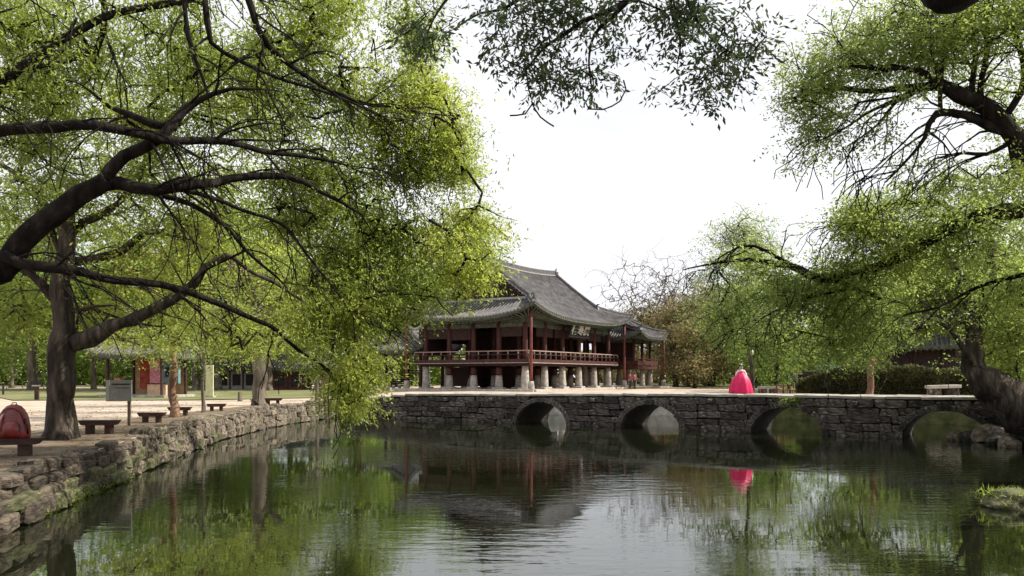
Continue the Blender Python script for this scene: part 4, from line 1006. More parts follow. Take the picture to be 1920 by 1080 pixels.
for (x, y, s_, src, nm) in [(15.5, 118, 1.05, p3, 0), (26, 108, 1.25, p3, 0), (20, 128, 1.25, p3, 0), (31, 96, 1.05, p4, 0), (36, 104, 1.15, p4, 0), (43, 98, 1.2, p4, 0), (50, 104, 1.1, p1, 1), (57, 96, .9, p2, 1), (64, 104, 1.1, p1, 1), (33, 84, .8, p4, 0), (40, 84, .85, p4, 0), (47, 78, .8, p4, 0), (55, 82, .9, p1, 1), (72, 98, 1.1, p2, 1), (28, 66, .78, p1, 1), (35, 63, .85, p1, 1), (42, 67, .9, p1, 1), (50, 62, .85, p1, 1), (24, 73, .85, p4, 0), (19.5, 96, 1.1, p3, 0), (19, 84, .8, p3, 0), (23.5, 94, 1.3, p3, 0), (24.5, 100, 1.2, p4, 0), (20.5, 110, 1.3, p3, 0), (28, 92, 1.2, p3, 0), (5, 135, .75, p1, 1), (-6, 130, .8, p1, 1), (-14, 118, .7, p2, 1)]:
    kind = 'brownish gold budding tree' if src is p3 else 'dull olive green tree' if src is p4 else 'green tree'
    copy_tree(src, (x, y, gz(x, y)), rs.uniform(0, 6), s_, kind + ' in the wood behind the pavilion and the bridge', G_R, 'wood_tree')
ORD = ['', 'second ', 'third ', 'fourth ', 'fifth ', 'sixth ', 'seventh ', 'eighth ', 'ninth ', 'tenth ', 'eleventh ', 'twelfth ', 'thirteenth ', 'fourteenth ', 'fifteenth ', 'sixteenth ', 'seventeenth ', 'eighteenth ', 'nineteenth ', 'twentieth ']
for kinds, place in ((('broad green', 'tall slender green'), 'in the wood behind the lawn'), (('brownish gold', 'dull olive green', 'green tree'), 'behind the pavilion and bridge')):
    for kd in kinds:
        q_ = [o for o in bpy.data.objects if o.get('category') == 'tree' and o.get('group') in (G_L, G_R) and o['label'].startswith(kd) and ((o.get('group') == G_L) == ('lawn' in place))]
        q_.sort(key=lambda o: o.location.x / o.location.y)
        for i, o in enumerate(q_): o['label'] = (ORD[i] + kd.replace(' tree', '') + ' tree counted from the left ' + place) if i else 'leftmost ' + kd.replace(' tree', '') + ' tree ' + place
# bare trees
def bare(px, d, top_py, rad, seed, label):
    x = (px - 960) / FP * d; z = gz(x, d); h = HC + (705 - top_py) / FP * d - z; r = random.Random(seed)
    limbs = [[(x, d, z, .36), (x, d, z + h * .3, .26), (x + .3, d, z + h * .5, .18), (x + .1, d, z + h * .7, .09)]]
    for k in range(7):
        a = r.uniform(0, 6.28); hh = r.uniform(.26, .5)
        limbs.append([(x, d, z + h * hh, .13), (x + math.cos(a) * rad * .4, d + math.sin(a) * rad * .4, z + h * (hh + .16), .09), (x + math.cos(a) * rad * .7, d + math.sin(a) * rad * .7, z + h * (hh + .34), .05)])
    cl = [((x, d, z + h * .66), (rad, rad, h * .33), 1500, .5)]
    tree('bare_tree', label, 'tree', 'bare trees behind the pavilion', (x, d, z), limbs, cl, seed, M['bark_grey'], M['leaf_pale'], per=0, tip_r=.013, step=.7, sides=6, expo=.42, sag=.02)
bare(1215, 112, 492, 6.0, 71, 'large leafless tree with fine grey twigs above the right end of the pavilion roof')
bare(1285, 108, 508, 4.5, 72, 'smaller leafless tree standing right of the large leafless one')

# ------------------------------------------------------------------ far tree line so that no bare horizon shows
def belt(name, x0, x1, y0, y1, z0, h, n_, ls, leafm, seed):
    r = np.random.default_rng(seed); t = r.random(n_ * 2); x = x0 + (x1 - x0) * t
    y = y0 + (y1 - y0) * r.random(n_ * 2); top = h * (.72 + .28 * np.array([mnoise.noise(Vector((a * .09, 1.3, seed))) + .5 * mnoise.noise(Vector((a * .35, 5.3, seed))) for a in x]))
    z = z0 + r.random(n_ * 2) * top
    keep = np.array([mnoise.noise(Vector((a * .3, b * .3, c * .3))) > -.15 for a, b, c in zip(x, y, z)])
    pos = np.stack([x, y, z], 1)[keep][:n_]; ax = r.normal(size=pos.shape); ax[:, 2] *= .6; ax /= np.linalg.norm(ax, axis=1, keepdims=True)
    tn = np.clip(.5 + .5 * np.array([mnoise.noise(Vector(p) * .2) for p in pos]) + r.normal(0, .1, len(pos)), 0, 1)
    sz = ls * r.uniform(.6, 1.3, len(pos)); V, F, tn = leaves(pos, ax, sz, sz * .6, tn, r)
    o = link(bpy.data.objects.new(name, np_mesh(name, V, F, leafm, tint=tn))); tag(o, 'far tree line closing the view behind the park', None, None, 'stuff'); return o
belt('treeline', -130, -8, 132, 150, 1, 15, 26000, 1.3, M['leaf_far'], 5)
belt('treeline', -8, 30, 140, 152, 1, 8, 6000, 1.2, M['leaf_brown'], 6)
belt('treeline', 26, 150, 118, 140, 1, 14, 22000, 1.3, M['leaf_far'], 7)


# ================================================================== small things
def gpos(px, d): x = (px - 960) / FP * d; return Vector((x, d, gz(x, d)))
# --- benches
def bench(px, d, w, rz, label, h=.44, legs=True):
    p = gpos(px, d); t = tag(empty('wooden_bench', p, rz), label, 'bench', 'dark wooden benches on the left bank')
    mb = MB(); a, b = w / 2, w / 2 * .82
    pr = [(-a, h), (a, h), (b, h - .15), (-b, h - .15)]
    mb.add([(x, -.19, z) for x, z in pr] + [(x, .19, z) for x, z in pr], [(0, 3, 2, 1)[::-1], (4, 5, 6, 7)[::-1], (0, 4, 5, 1)[::-1] if False else (0, 1, 5, 4), (1, 2, 6, 5), (2, 3, 7, 6), (3, 0, 4, 7)])
    mb.obj('seat', M['benchwood'], t)
    for s_ in (-1, 1):
        q_ = MB(); q_.box((s_ * w * .24, 0, (h - .15) / 2 - .02), (w * .15, .30, h - .11)); q_.obj('leg', M['benchwood'], t)
    return t
bench(14, 19.0, 1.55, R(14), 'nearest dark wooden bench carrying the red backpack')
bench(187, 24.9, 1.18, R(6), 'dark wooden bench just right of the tall bank tree trunk')
bench(285, 30.7, 1.0, R(8), 'low dark bench left of the reddish sunlit tree trunk', .40)
bench(337, 35.8, 1.0, R(10), 'short dark bench half hidden behind the reddish tree trunk', .40)
bench(406, 41, .95, R(12), 'small dark bench right of the thin sapling on the bank', .38)
bench(512, 48.5, 1.15, R(10), 'dark box like bench beside the thick grey trunk', .46)
# --- red backpack on the near bench
bp_ = gpos(26, 19.0) + Vector((0, 0, .44)); bag = tag(empty('backpack', bp_, R(8)), 'glossy dark red rounded backpack standing on the nearest bench', 'backpack')
def blob(mb, c, prof, n=20, e=2.6, mi=0):
    """stack of super-ellipse sections: (half width, half depth, z)"""
    vs_ = []
    for a, b, z in prof:
        for j in range(n):
            t = 2 * math.pi * j / n; ct, st_ = math.cos(t), math.sin(t)
            w_ = .012 * mnoise.noise(Vector((ct * 2, st_ * 2, z * 7)))
            vs_.append((c[0] + (a + w_) * math.copysign(abs(ct) ** (2 / e), ct), c[1] + (b + w_) * math.copysign(abs(st_) ** (2 / e), st_), c[2] + z))
    k = len(prof); fs = [(i * n + j, i * n + (j + 1) % n, (i + 1) * n + (j + 1) % n, (i + 1) * n + j) for i in range(k - 1) for j in range(n)]
    fs += [tuple(range(n))[::-1], tuple((k - 1) * n + j for j in range(n))]; return mb.add(vs_, fs, mi)
mb = MB(); blob(mb, (0, 0, 0), [(.33, .17, 0), (.355, .20, .05), (.36, .20, .16), (.335, .19, .32), (.315, .18, .46), (.285, .165, .58), (.23, .14, .68), (.15, .10, .76), (.06, .05, .80)]); mb.obj('bag_body', M['bagred'], bag, True)
mb = MB(); blob(mb, (.03, -.19, .04), [(.18, .05, 0), (.20, .09, .04), (.195, .09, .2), (.17, .08, .30), (.09, .04, .36)]); mb.obj('front_pocket', M['bagred'], bag, True)
mb = MB(); mb.tube([(-.30, -.12, .08), (-.27, -.22, .2), (-.24, -.24, .36), (-.19, -.20, .5), (-.16, -.14, .58)], [.02, .03, .035, .03, .02], 8); mb.obj('strap', mat('pale_strap', (.55, .32, .32), rough=.4), bag, True)
mb = MB(); mb.tube([(.33, -.06, .1), (.37, -.15, .22), (.33, -.14, .38), (.30, -.1, .46)], .022, 8); mb.obj('strap', M['bagtrim'], bag, True)
mb = MB(); mb.tube([(math.cos(a) * .285, -.135 - .03 * math.sin(a), .36 + math.sin(a) * .36) for a in np.linspace(0, math.pi, 14)], .012, 6); mb.obj('zip', M['bagtrim'], bag, True)
mb = MB(); mb.tube([(-.06, .02, .78), (-.04, .02, .84), (.04, .02, .84), (.06, .02, .78)], .012, 6); mb.obj('top_handle', M['bagtrim'], bag, True)
# --- notice board on a post
p = gpos(222, 28.7); nb = tag(empty('notice_board', p, R(3)), 'grey notice board on a single post right of the tall bank tree', 'sign')
mb = MB(); mb.box((.36, .05, .62), (.10, .08, 1.25)); mb.obj('post', M['bark_grey'], nb)
mb = MB(); mb.box((.02, 0, 1.27), (.90, .05, .76)); mb.obj('panel', M['grey'], nb)
mb = MB(); mb.box((-.36, -.03, 1.27), (.12, .02, .74)); mb.obj('side_strip', mat('pale_grey_metal', (.30, .30, .28)), nb)
mb = MB(); mb.box((.09, -.035, 1.50), (.62, .02, .05)); mb.box((.14, -.035, 1.37), (.5, .02, .025)); mb.obj('dark_bar', M['black'], nb)
# --- small sign posts
p = gpos(69, 59); t = tag(empty('sign_post', p, R(5)), 'short brown signpost with a small dark top on the left path', 'sign')
MB().box((0, 0, .62), (.26, .2, 1.24)).obj('post', M['benchwood'], t); MB().box((0, -.05, 1.20), (.74, .10, .42)).obj('sign_panel', M['black'], t); MB().box((0, -.115, 1.08), (.6, .02, .1)).obj('pale_strip', M['plaster'], t)
p = gpos(6, 74); t = tag(empty('path_post', p), 'thin dark post at the left edge beside the far path', 'post'); MB().tube([(0, 0, 0), (0, 0, 1.0)], .09, 8).obj('post', M['black'], t); MB().box((0, 0, 1.03), (.26, .26, .08)).obj('cap', M['black'], t)
p = gpos(450, 56.5); t = tag(empty('wooden_stub', p), 'short wooden post left of the thick grey trunk', 'post'); MB().lathe([(.19, -.05), (.17, .1), (.15, .62), (.10, .68)], 10).obj('post', M['bark_grey'], t, True)
# --- pale yellow banner board
p = gpos(393, 66); t = tag(empty('banner_board', p, R(-8)), 'tall narrow pale yellow board standing at the lawn edge', 'sign')
MB().box((0, 0, 1.4), (.66, .10, 2.6)).obj('panel', mat('pale_yellow_cloth', (.52, .50, .27), (.64, .61, .38), 3), t); MB().box((0, 0, .08), (.9, .5, .16)).obj('foot', M['granite'], t)
# --- costume stall with tiled roof
p = gpos(276, 67); hut = tag(empty('market_stall', p, R(-12)), 'little tiled stall hung with red and pink clothes beside the lawn', 'stall')
MB().box((0, 0, .08), (6.2, 4.2, .3)).obj('platform', M['granite'], hut)
for x in (-2.5, 2.5):
    for y in (-1.6, 1.6): MB().tube([(x, y, .2), (x, y, 3.5)], .12, 8).obj('post', M['benchwood'], hut)
MB().box((0, 1.7, 1.8), (5.0, .12, 3.2)).obj('back_wall', mat('ochre_wall', (.30, .19, .09), (.42, .28, .14), 3), hut)
MB().box((-.95, 1.2, 2.0), (1.2, .1, 2.6)).obj('hanging_cloth', mat('dark_red_cloth', (.22, .03, .02), (.40, .08, .05), 3), hut)
MB().box((.25, 0.9, 1.7), (1.25, .1, 2.9)).obj('hanging_cloth', mat('pink_print_cloth', (.65, .35, .40), (.75, .10, .16), 5, pos=(.45, .55), c3=(.8, .7, .7)), hut)
MB().box((1.75, .6, 2.1), (1.7, .3, 1.9)).obj('teal_panel', mat('teal_painted_board', (.10, .20, .21), (.15, .27, .27), 3), hut)
MB().box((1.8, .4, 2.1), (.7, .12, .8)).obj('dark_opening', M['black'], hut)
MB().box((1.6, -.6, .65), (1.7, .8, .95)).obj('counter', mat('tan_counter', (.45, .30, .19), (.58, .40, .27), 3), hut); MB().box((1.6, -.6, 1.15), (1.9, 1.0, .07)).obj('counter_top', M['darkwood'], hut)
MB().box((-1.9, -1.0, .9), (.5, .5, 1.4)).obj('clothes_stand', mat('rose_cloth', (.45, .10, .12), (.62, .24, .26), 4), hut)
roof(hut, 3.5, 2.9, 1.8, 5.0, 3.45, .45, gable=False, ridge_h=.28)
# --- far halls
def hall(px, d, w, h, label, wallm, rz=0.0, name='hall', dep=5.0):
    p = gpos(px, d); t = tag(empty(name, p, rz), label, 'building')
    MB().box((0, 0, h / 2), (w, dep, h)).obj('wall', wallm, t)
    n_ = max(2, int(w / 1.6))
    for i in range(n_):
        x = -w / 2 + w * (i + .5) / n_
        f = MB().box((x, -dep / 2 - .02, h * .45), (w / n_ * .6, .06, h * .55)).obj('window', M['darkwood'], t)
        MB().box((x, -dep / 2 - .04, h * .45), (w / n_ * .42, .06, h * .4)).obj('pane', M['black'], f)
    for i in range(n_ + 1): MB().box((-w / 2 + w * i / n_, -dep / 2 - .05, h / 2), (.18, .18, h)).obj('post', M['benchwood'], t)
    roof(t, w / 2 + 1.0, dep / 2 + 1.2, w / 2 * .55, h + 2.1, h + .05, .45, gable=False, ridge_h=.3); return t
hall(440, 104, 6.5, 2.6, 'grey walled hall with dark openings far behind the thick grey trunk', mat('grey_lime_wall', (.30, .28, .27), (.40, .38, .37)), R(6))
hall(568, 98, 6.0, 2.5, 'dark brown timber house beyond the lawn behind the two small figures', mat('brown_board_wall', (.06, .025, .022), (.12, .05, .04)), R(-5), 'timber_house')
hall(1738, 66, 6.0, 3.6, 'dark timber building in shade behind the hedge on the right', M['darkwood'], R(-24), 'timber_house')
p = gpos(1553, 92); t = tag(empty('kiosk', p, R(-10)), 'small kiosk with a teal roof among the trees right of the lamp', 'kiosk')
MB().box((0, 0, .9), (2.2, 1.8, 1.8)).obj('wall', M['darkwood'], t); MB().lathe([(2.0, 1.8), (1.9, 1.95), (.1, 3.0)], 4).obj('roof', mat('teal_sheet_roof', (.12, .30, .25), (.18, .38, .32)), t)
# --- lamp post, red barrier, stone seats
p = gpos(1408, 61); t = tag(empty('street_lamp', p), 'slim park lamp post with a round pale head behind the bridge', 'street lamp')
MB().lathe([(.13, 0), (.12, .25), (.07, .3), (.055, 2.6), (.05, 3.0)], 10).obj('pole', M['bark_grey'], t, True)
MB().lathe([(.05, 2.95), (.12, 3.0), (.20, 3.14), (.20, 3.28), (.12, 3.42), (.03, 3.46)], 12).obj('lamp_head', mat('frosted_globe', (.62, .60, .52), rough=.4), t, True)
a, b = gpos(1456, 60), gpos(1546, 58.5); t = tag(empty('red_railing', a), 'low dark red lattice railing right of the lamp behind the bridge', 'railing')
v = b - a
rp = MB().box((0, 0, .38), (.10, .10, .80)).mesh('railing_post', M['redpole']); ra_ = math.atan2(v.y, v.x)
for i in range(8): T(rp, 'railing_post', t, v * (i / 7), ra_)
for z in (.72, .40, .12): MB().beam(Vector((0, 0, z)), v + Vector((0, 0, z)), .06, .06).obj('rail', M['redpole'], t)
bl = MB().box((0, 0, .26), (.035, .035, .28)).mesh('baluster', M['redpole'])
for i in range(28): T(bl, 'baluster', t, v * ((i + .5) / 28), ra_)
def stone_seat(px, d, w, z, label):
    p = gpos(px, d); t = tag(empty('stone_bench', p), label, 'stone bench')
    put(SLB[0], 'seat', t, (0, 0, z), (w, .6, .2), 0); put(BST[0], 'leg', t, (-w * .28, 0, z / 2 - .05), (w * .4, .4, z), 0); put(BST[1], 'leg', t, (w * .28, 0, z / 2 - .05), (w * .4, .4, z), 0)
stone_seat(1440, 61, 1.5, .52, 'pale stone slab bench between the lamp post and the red railing')
stone_seat(1768, 50.2, 2.0, .9, 'pale stone slab ledge in front of the brown hedge on the right')
# little granite posts at the podium's left
for i, (px, d) in enumerate(((716, 73), (727, 73.5), (738, 74.0), (749, 74.5))):
    p = gpos(px, d); t = MB().lathe([(.16, -.1), (.15, .45), (.17, .5), (.10, .62)], 8).obj('granite_post', M['granite'], None, True); t.location = p
    tag(t, ('leftmost', 'second', 'third', 'rightmost')[i] + ' of the four stubby granite posts left of the pavilion', 'post', 'stubby granite posts left of the pavilion')
# --- hedge bank on the right
def leaf_mass(name, parent, pts_fn, n_, ls, leafm, seed, tn0=.5, B=(0, 0, 0), up=False):
    r = np.random.default_rng(seed); pos = pts_fn(r, n_); ax = r.normal(size=pos.shape); ax[:, 2] = np.abs(ax[:, 2]) if up else ax[:, 2] * .7; ax /= np.linalg.norm(ax, axis=1, keepdims=True)
    tn = np.clip(tn0 + .45 * np.array([mnoise.noise(Vector(p_ + np.array(B)) * .9) for p_ in pos]) + r.normal(0, .1, n_), 0, 1); sz = ls * r.uniform(.6, 1.3, n_)
    V, F, tn = leaves(pos, ax, sz, sz * (.12 if up else .5), tn, r); o = link(bpy.data.objects.new(name, np_mesh(name, V, F, leafm, tint=tn)), parent); return tag(o, kind='stuff')
M['leaf_hedge'] = leaf_mat('brownish_hedge_leaves', (.028, .028, .010), (.06, .06, .02), (.12, .13, .045), trans=.3)
p = gpos(1675, 55.0); hd = tag(empty('hedge', p, R(-27)), 'wide brownish green clipped hedge beyond the right half of the bridge', 'hedge')
def hp(r, n_):
    x = r.uniform(-6.2, 6.2, n_); y = r.uniform(-1.1, 1.1, n_); top = 2.15 * np.clip(1 - (np.abs(x / 6.6)) ** 6, 0, 1) + .15 * np.sin(x * 1.7); z = r.random(n_) ** .6 * top
    k = r.random(n_) < .5; y = np.where(k, -1.05 + r.normal(0, .1, n_), y); return np.stack([x, y, z], 1)
leaf_mass('foliage', hd, hp, 22000, .17, M['leaf_hedge'], 8)
MB().box((0, .2, .95), (11.6, 1.5, 1.8)).obj('hedge_core', M['mortar'], hd)
simple_tree('hedge_tree', 'slim reddish trunk tree standing in front of the brown hedge', None, (1632 - 960) / FP * 52.4, 52.4, 6.5, 2.2, 55, M['bark_red'], M['leaf_right'], 36, .16, .24, 60, .5, .4)
# bank planting that trails over the bridge face above the third opening and weeds at the waterline
p = bridge.matrix_basis @ Vector((31.2, -.12, dz(31.2) - .3)); t = tag(empty('creeper', p), 'small green creeper hanging from the bridge top beside the third arch', 'plant')
leaf_mass('foliage', t, lambda r, n_: np.stack([r.normal(0, .45, n_), r.normal(0, .08, n_) - .5 * 0, -np.abs(r.normal(0, .32, n_)) + .2], 1), 900, .10, M['leaf'], 9, .45)
# --- boulders on the right shore and the mossy rock
def rock_mesh(seed, m_, sub=3):
    bm = bmesh.new(); bmesh.ops.create_icosphere(bm, subdivisions=sub, radius=.5)
    for v in bm.verts:
        d = mnoise.noise(v.co * 1.9 + Vector((seed * 7, seed, 0))) * .34 + mnoise.noise(v.co * 5 + Vector((seed, 0, 3))) * .09
        v.co *= 1 + d
        v.co.z = max(v.co.z, -.32)
    me = bpy.data.meshes.new('rock'); bm.to_mesh(me); bm.free(); me.materials.append(m_); return me
RK = [rock_mesh(i, M['bstone'] if i % 2 else M['stone'], 2) for i in range(5)]
sh = [(1795, 35.6, .9, 'squat'), (1822, 35.0, 1.0, 'flat pale'), (1850, 34.6, 1.3, 'broad grey'), (1878, 34.0, 1.1, 'rounded'), (1900, 33.4, 1.2, 'angular'), (1925, 32.6, 1.4, 'tall'), (1865, 33.4, .8, 'small'), (1893, 32.2, .9, 'low mossy')]
order_ = ['first', 'second', 'third', 'fourth', 'fifth', 'sixth', 'seventh', 'eighth']
for i, (px, d, sz, ad) in enumerate(sh):
    o = bpy.data.objects.new('boulder', RK[i % 5]); x = (px - 960) / FP * d; o.location = (x, d, .12 + .18 * (i in (2, 3, 4, 5))); o.scale = (sz, sz * .9, sz * .75); o.rotation_euler = (0, 0, i * 1.7); link(o)
    tag(o, ad + ' shore boulder, ' + order_[i] + ' in the row below the massive leaning trunk', 'rock', 'boulders on the right shore')
p = Vector(((1893 - 960) / FP * 17.6, 17.6, 0)); t = tag(empty('mossy_rock', p), 'low mossy rock tufted with green grass at the right edge of the water', 'rock')
mr_ = rock_mesh(9, M['stone_moss'], 4)
put(mr_, 'rock', t, (.05, 0, .08), (1.35, 1.1, .62), .3); put(rock_mesh(11, M['stone'], 3), 'rock', t, (-.34, -.2, .02), (.6, .5, .34), 1.2)
leaf_mass('grass', t, lambda r, n_: np.stack([r.normal(.05, .28, n_), r.normal(0, .24, n_), .30 - .22 * np.minimum(1, np.abs(r.normal(0, .8, n_)))], 1), 1500, .16, M['leaf'], 12, .45, up=True)
# weeds at the foot of the left wall and along its top
def wallpts(s0, s1, off, z, sd, zs):
    def f(r, n_):
        out = np.zeros((n_, 3)); cl_ = r.uniform(s0, s1, 14)
        for i in range(n_):
            s_ = cl_[i % 14] + r.normal(0, sd); p_, d_ = along(BANK, max(.2, min(LB - .2, s_))); nr = Vector((d_.y, -d_.x)); c = p_ + nr * (off + r.normal(0, .07)); out[i] = (c.x, c.y, z + abs(r.normal(0, zs)))
        return out
    return f
o = leaf_mass('bank_weeds', None, wallpts(6.5, 13, .20, .02, .5, .10), 1800, .10, M['leaf'], 13, .4, up=False); tag(o, 'green weeds growing at the waterline of the left stone wall', kind='stuff')
o = leaf_mass('bank_grass', None, wallpts(2, 44, -.05, 1.0, .5, .05), 1500, .12, M['leaf_pale'], 14, .4, up=True); tag(o, 'dry grass tufts along the top of the left stone wall', kind='stuff')

# ------------------------------------------------------------------ people
def skin_mesh(name, verts, edges, radii, m_, root=0, sub=2):
    me = bpy.data.meshes.new(name); me.from_pydata(verts, edges, []); o = bpy.data.objects.new(name, me); COL.objects.link(o)
    md = o.modifiers.new('skin', 'SKIN')
    for i, r_ in enumerate(radii):
        sv = me.skin_vertices[0].data[i]; sv.radius = (r_, r_) if not isinstance(r_, tuple) else r_; sv.use_root = (i == root)
    o.modifiers.new('sub', 'SUBSURF').levels = sub; o.modifiers['sub'].render_levels = sub
    bpy.context.view_layer.update(); dg = bpy.context.evaluated_depsgraph_get()
    out = bpy.data.meshes.new_from_object(o.evaluated_get(dg)); bpy.data.objects.remove(o); out.materials.clear(); out.materials.append(m_); out.shade_smooth(); out.name = name; return out
def person(label, loc, rz, H, top, low, stride=.10, arm=.10, bend=0.0, skirt=False, hat=None):
    t = tag(empty('person', loc, rz), label, 'person'); k = H / 1.7
    def f(p_): x, y, z = p_; y -= bend * max(0, z - .9); return (x * k, y * k, z * k)
    J = dict(pel=(0, 0, .93), spi=(0, .01, 1.12), che=(0, .01, 1.30), nec=(0, 0, 1.46), hd=(0, -.01, 1.56), ht=(0, -.005, 1.66),
             hl=(-.09, 0, .90), kl=(-.10, -stride, .50), al=(-.10, -stride * .6, .09), tl=(-.11, -stride * .6 - .14, .04),
             hr=(.09, 0, .90), kr=(.10, stride * .3, .50), ar=(.10, stride, .09), tr=(.11, stride - .14, .04),
             sl=(-.17, 0, 1.40), el=(-.22, .02, 1.14), wl_=(-.20, -arm, .92), fl=(-.20, -arm - .03, .80),
             sr=(.17, 0, 1.40), er=(.22, .02, 1.14), wr_=(.20, -arm * .6, .92), fr=(.20, -arm * .6 - .03, .80))
    ks = list(J); V = [f(J[q_]) for q_ in ks]; ix = {q_: i for i, q_ in enumerate(ks)}
    E = [('pel', 'spi'), ('spi', 'che'), ('che', 'nec'), ('nec', 'hd'), ('hd', 'ht'), ('pel', 'hl'), ('hl', 'kl'), ('kl', 'al'), ('al', 'tl'), ('pel', 'hr'), ('hr', 'kr'), ('kr', 'ar'), ('ar', 'tr'), ('che', 'sl'), ('sl', 'el'), ('el', 'wl_'), ('wl_', 'fl'), ('che', 'sr'), ('sr', 'er'), ('er', 'wr_'), ('wr_', 'fr')]
    rd = dict(pel=.12, spi=.11, che=.13, nec=.055, hd=.095, ht=.075, hl=.08, kl=.058, al=.042, tl=.035, hr=.08, kr=.058, ar=.042, tr=.035, sl=.055, el=.042, wl_=.028, fl=.025, sr=.055, er=.042, wr_=.028, fr=.025)
    link(bpy.data.objects.new('body', skin_mesh('body', V, [(ix[a], ix[b]) for a, b in E], [rd[q_] * k for q_ in ks], M['skin'])), t)
    ks2 = ['pel', 'spi', 'che', 'nec', 'sl', 'el', 'wl_', 'sr', 'er', 'wr_']; i2 = {q_: i for i, q_ in enumerate(ks2)}
    V2 = [f(J[q_] if q_ != 'nec' else (0, 0, 1.42)) for q_ in ks2]
    link(bpy.data.objects.new('jacket', skin_mesh('jacket', V2, [(i2[a], i2[b]) for a, b in E if a in i2 and b in i2], [(rd[q_] + (.022 if q_ != 'nec' else .015)) * k for q_ in ks2], top)), t)
    if skirt:
        MB().lathe([(.13 * k, 1.0 * k), (.17 * k, .9 * k), (.24 * k, .6 * k), (.30 * k, .35 * k)][::-1], 16, wob=.05).obj('skirt', low, t, True)
    else:
        ks3 = ['pel', 'hl', 'kl', 'al', 'hr', 'kr', 'ar']; i3 = {q_: i for i, q_ in enumerate(ks3)}
        link(bpy.data.objects.new('trousers', skin_mesh('trousers', [f(J[q_]) for q_ in ks3], [(i3[a], i3[b]) for a, b in E if a in i3 and b in i3], [(rd[q_] + .018) * k for q_ in ks3], low)), t)
        for s_, q_ in ((-1, 'al'), (1, 'ar')):
            a = J[q_]; MB().box((a[0] * k, (a[1] - .06) * k, .04 * k), (.09 * k, .27 * k, .09 * k)).obj('shoe', M['black'], t)
    hb = MB(); c = f((0, .015, 1.60)); hb.lathe([(.098 * k, -.05 * k), (.112 * k, .0), (.105 * k, .05 * k), (.07 * k, .095 * k), (.01, .115 * k)], 14, c); hb.obj('hair', M['hair'] if hat is None else hat, t, True)
    c = f((0, -.105, 1.565)); MB().box(c, (.022 * k, .03 * k, .04 * k), taper=.6).obj('nose', M['skin'], t)
    return t
MM = lambda n_, c: mat(n_, c, tuple(min(1, x * 1.25) for x in c), 5, .8)
# woman in the wide crimson pink skirt
wl3 = bridge.matrix_basis @ Vector((27.85, 1.5, dz(28) + .02))
w = tag(empty('person', wl3, R(-12)), 'woman in a wide crimson pink hanbok skirt standing on the stone bridge', 'person')
J = [(0, 0, .85), (0, 0, 1.10), (0, 0, 1.24), (0, -.005, 1.37), (0, -.012, 1.46), (0, -.008, 1.55), (-.15, 0, 1.26), (-.24, -.03, 1.03), (-.10, -.20, .96), (-.05, -.25, .95), (.15, 0, 1.26), (.25, -.02, 1.02), (.12, -.19, .95), (.07, -.25, .95), (-.08, 0, .45), (-.08, -.02, .06), (.08, 0, .45), (.08, -.02, .06)]
E = [(0, 1), (1, 2), (2, 3), (3, 4), (4, 5), (2, 6), (6, 7), (7, 8), (8, 9), (2, 10), (10, 11), (11, 12), (12, 13), (0, 14), (14, 15), (0, 16), (16, 17)]
Rr = [.11, .10, .11, .05, .108, .09, .05, .04, .027, .024, .05, .04, .027, .024, .06, .04, .06, .04]
link(bpy.data.objects.new('body', skin_mesh('body', J, E, Rr, M['skin'])), w)
n_ = 48; prof = [(.60, .01), (.615, .06), (.60, .25), (.56, .50), (.49, .74), (.39, .94), (.27, 1.08), (.17, 1.17), (.14, 1.22)]
vs_ = []
for i, (r_, z) in enumerate(prof):
    for j in range(n_):
        a = 2 * math.pi * j / n_; q_ = 1 + (.09 * (1 - z / 1.4)) * math.sin(9 * a + .8 * math.sin(2 * a)) + (.035 * (1 - z / 1.5)) * math.sin(17 * a + z * 3)
        vs_.append((r_ * q_ * math.cos(a), r_ * q_ * math.sin(a) * .92, z))
fs = [(i * n_ + j, i * n_ + (j + 1) % n_, (i + 1) * n_ + (j + 1) % n_, (i + 1) * n_ + j) for i in range(len(prof) - 1) for j in range(n_)] + [tuple((len(prof) - 1) * n_ + j for j in range(n_))]
MB().add(vs_, fs).obj('skirt', M['pink'], w, True)
link(bpy.data.objects.new('jacket', skin_mesh('jacket', [(0, 0, 1.12), (0, 0, 1.25), (0, 0, 1.33), (-.16, 0, 1.27), (-.27, -.03, 1.03), (-.14, -.19, .97), (.16, 0, 1.27), (.27, -.02, 1.02), (.15, -.18, .96)], [(0, 1), (1, 2), (1, 3), (3, 4), (4, 5), (1, 6), (6, 7), (7, 8)], [.14, .13, .06, .075, .085, .065, .075, .085, .065], M['palepink'])), w)
MB().tube([(-.07, -.06, 1.36), (0, -.14, 1.26), (.07, -.06, 1.36)], .018, 6).obj('collar', M['white'], w, True)
MB().box((.03, -.15, 1.08), (.05, .015, .34)).box((-.03, -.15, 1.12), (.04, .015, .24)).obj('ribbon', M['pink'], w)
hb = MB(); hb.lathe([(.095, -.05), (.118, .0), (.112, .05), (.075, .10), (.01, .125)], 14, (0, .035, 1.51)); hb.lathe([(.02, -.05), (.055, -.02), (.055, .03), (.02, .06)], 10, (0, .11, 1.47)); hb.obj('hair', M['hair'], w, True)
MB().box((0, -.10, 1.455), (.02, .03, .04), taper=.6).obj('nose', M['skin'], w)
w.scale = (.94, .94, .94)
for s_ in (-1, 1): MB().lathe([(.004, -.004), (.010, 0), (.004, .004)], 8, (s_ * .034, -.090, 1.475)).obj('eye', M['black'], w)
MB().box((0, -.092, 1.420), (.035, .012, .010)).obj('mouth', M['pink'], w)
MB().lathe([(.02, -.03), (.045, -.01), (.05, .02), (.02, .05)], 10, (.01, -.01, 1.63)).obj('flower_ornament', M['white'], w, True)
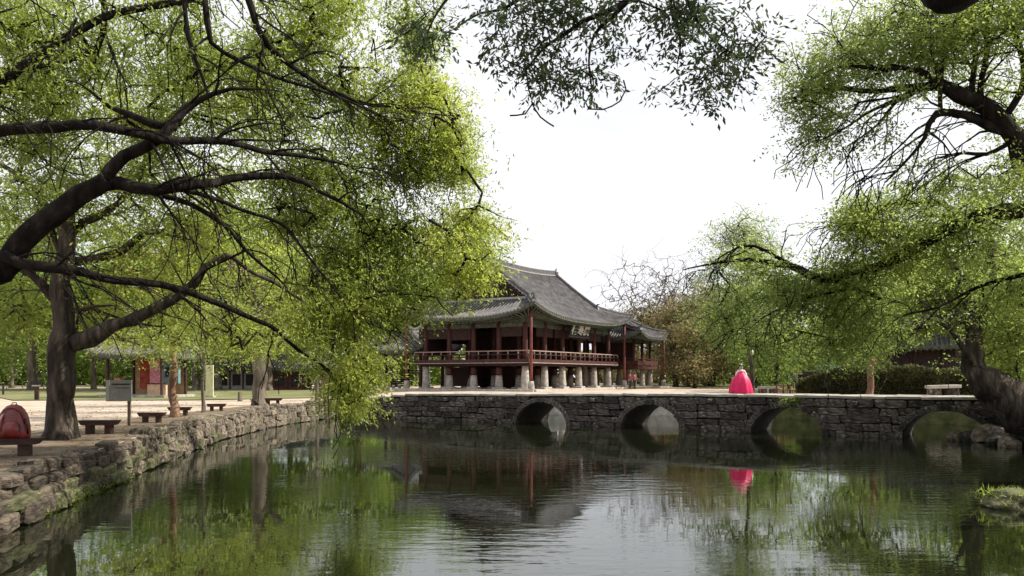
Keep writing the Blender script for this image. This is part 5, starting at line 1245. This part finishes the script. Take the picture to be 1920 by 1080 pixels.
p = gpos(1181, 79.5); person('person in a dark red top at the pavilion base beside the right eave pole', p, R(20), 1.66, MM('maroon_top', (.16, .03, .03)), M['black'])
p = gpos(1190, 79.8); person('person in a faded red jacket and black trousers by the right eave pole', p, R(-160), 1.62, MM('faded_red_top', (.30, .10, .10)), M['black'], .16)
p = gpos(1478, 74); person('leftmost of three dark clothed visitors behind the red railing', p, R(30), 1.66, MM('charcoal_top', (.04, .04, .045)), M['black'], .16)
p = gpos(1490, 76); person('visitor in grey between two dark clothed visitors behind the red railing', p, R(-20), 1.70, MM('grey_top', (.22, .20, .20)), MM('grey_trousers', (.10, .09, .09)), .12)
p = gpos(1501, 75); person('rightmost of the three visitors behind the red railing, all in black', p, R(160), 1.72, M['black'], M['black'], .18)
p = gpos(587, 78); person('small child in white top left of the figure in black', p, R(60), 1.02, MM('white_top', (.62, .60, .57)), M['black'], .12)
p = gpos(600, 76); person('figure in black jacket and teal cap walking near the bank corner', p, R(60), 1.36, M['black'], M['black'], .18, hat=MM('teal_cap', (.10, .22, .20)))

def litter(r, n_):
    out = []
    while len(out) < n_:
        y = 12 + 45 * r.random() ** 1.3; x = -9.5 - 14 * r.random() ** 1.5 - (y - 12) * .08
        if not inside(x, y, POND): out.append((x, y, gz(x, y) + .03))
    return np.array(out)
r_ = np.random.default_rng(44); lp = litter(r_, 2600); ax = r_.normal(size=lp.shape); ax[:, 2] *= .12; ax /= np.linalg.norm(ax, axis=1, keepdims=True)
sz = .09 * r_.uniform(.5, 1.2, len(lp)); V, F, tn = leaves(lp, ax, sz, sz * .5, r_.random(len(lp)), r_)
o = link(bpy.data.objects.new('fallen_leaves', np_mesh('fallen_leaves', V, F, leaf_mat('dry_leaves', (.06, .035, .02), (.13, .08, .045), (.2, .15, .08), .1), tint=tn))); tag(o, 'dry fallen leaves scattered over the sandy left bank', kind='stuff')
# rough stones edging the right shore
RBK = [Vector(q_) for q_ in [(12.3, 14.5), (12.9, 17.6), (15.0, 20.5), (17.9, 25.5), (20.6, 30.5), (22.2, 33.6)]]
rw = tag(empty('shore_wall', (18, 25, 0)), 'rough dark stone edging of the right shore below the leaning trees', 'wall')
LR = sum((RBK[i + 1] - RBK[i]).length for i in range(len(RBK) - 1)); rs = random.Random(9)
for z0 in (.1, .5, .88):
    s = 0.0
    while s < LR:
        w_ = rs.uniform(.5, 1.2); p, d = along(RBK, min(LR, s + w_ / 2)); nr = Vector((-d.y, d.x)); c = p + nr * rs.uniform(-.05, .08)
        put(rs.choice(STN), 'stone', rw, (c.x - 18, c.y - 25, z0), (w_, .6, rs.uniform(.38, .52)), math.atan2(d.y, d.x) + rs.uniform(-.1, .1), rs.uniform(-.1, .1)); s += w_
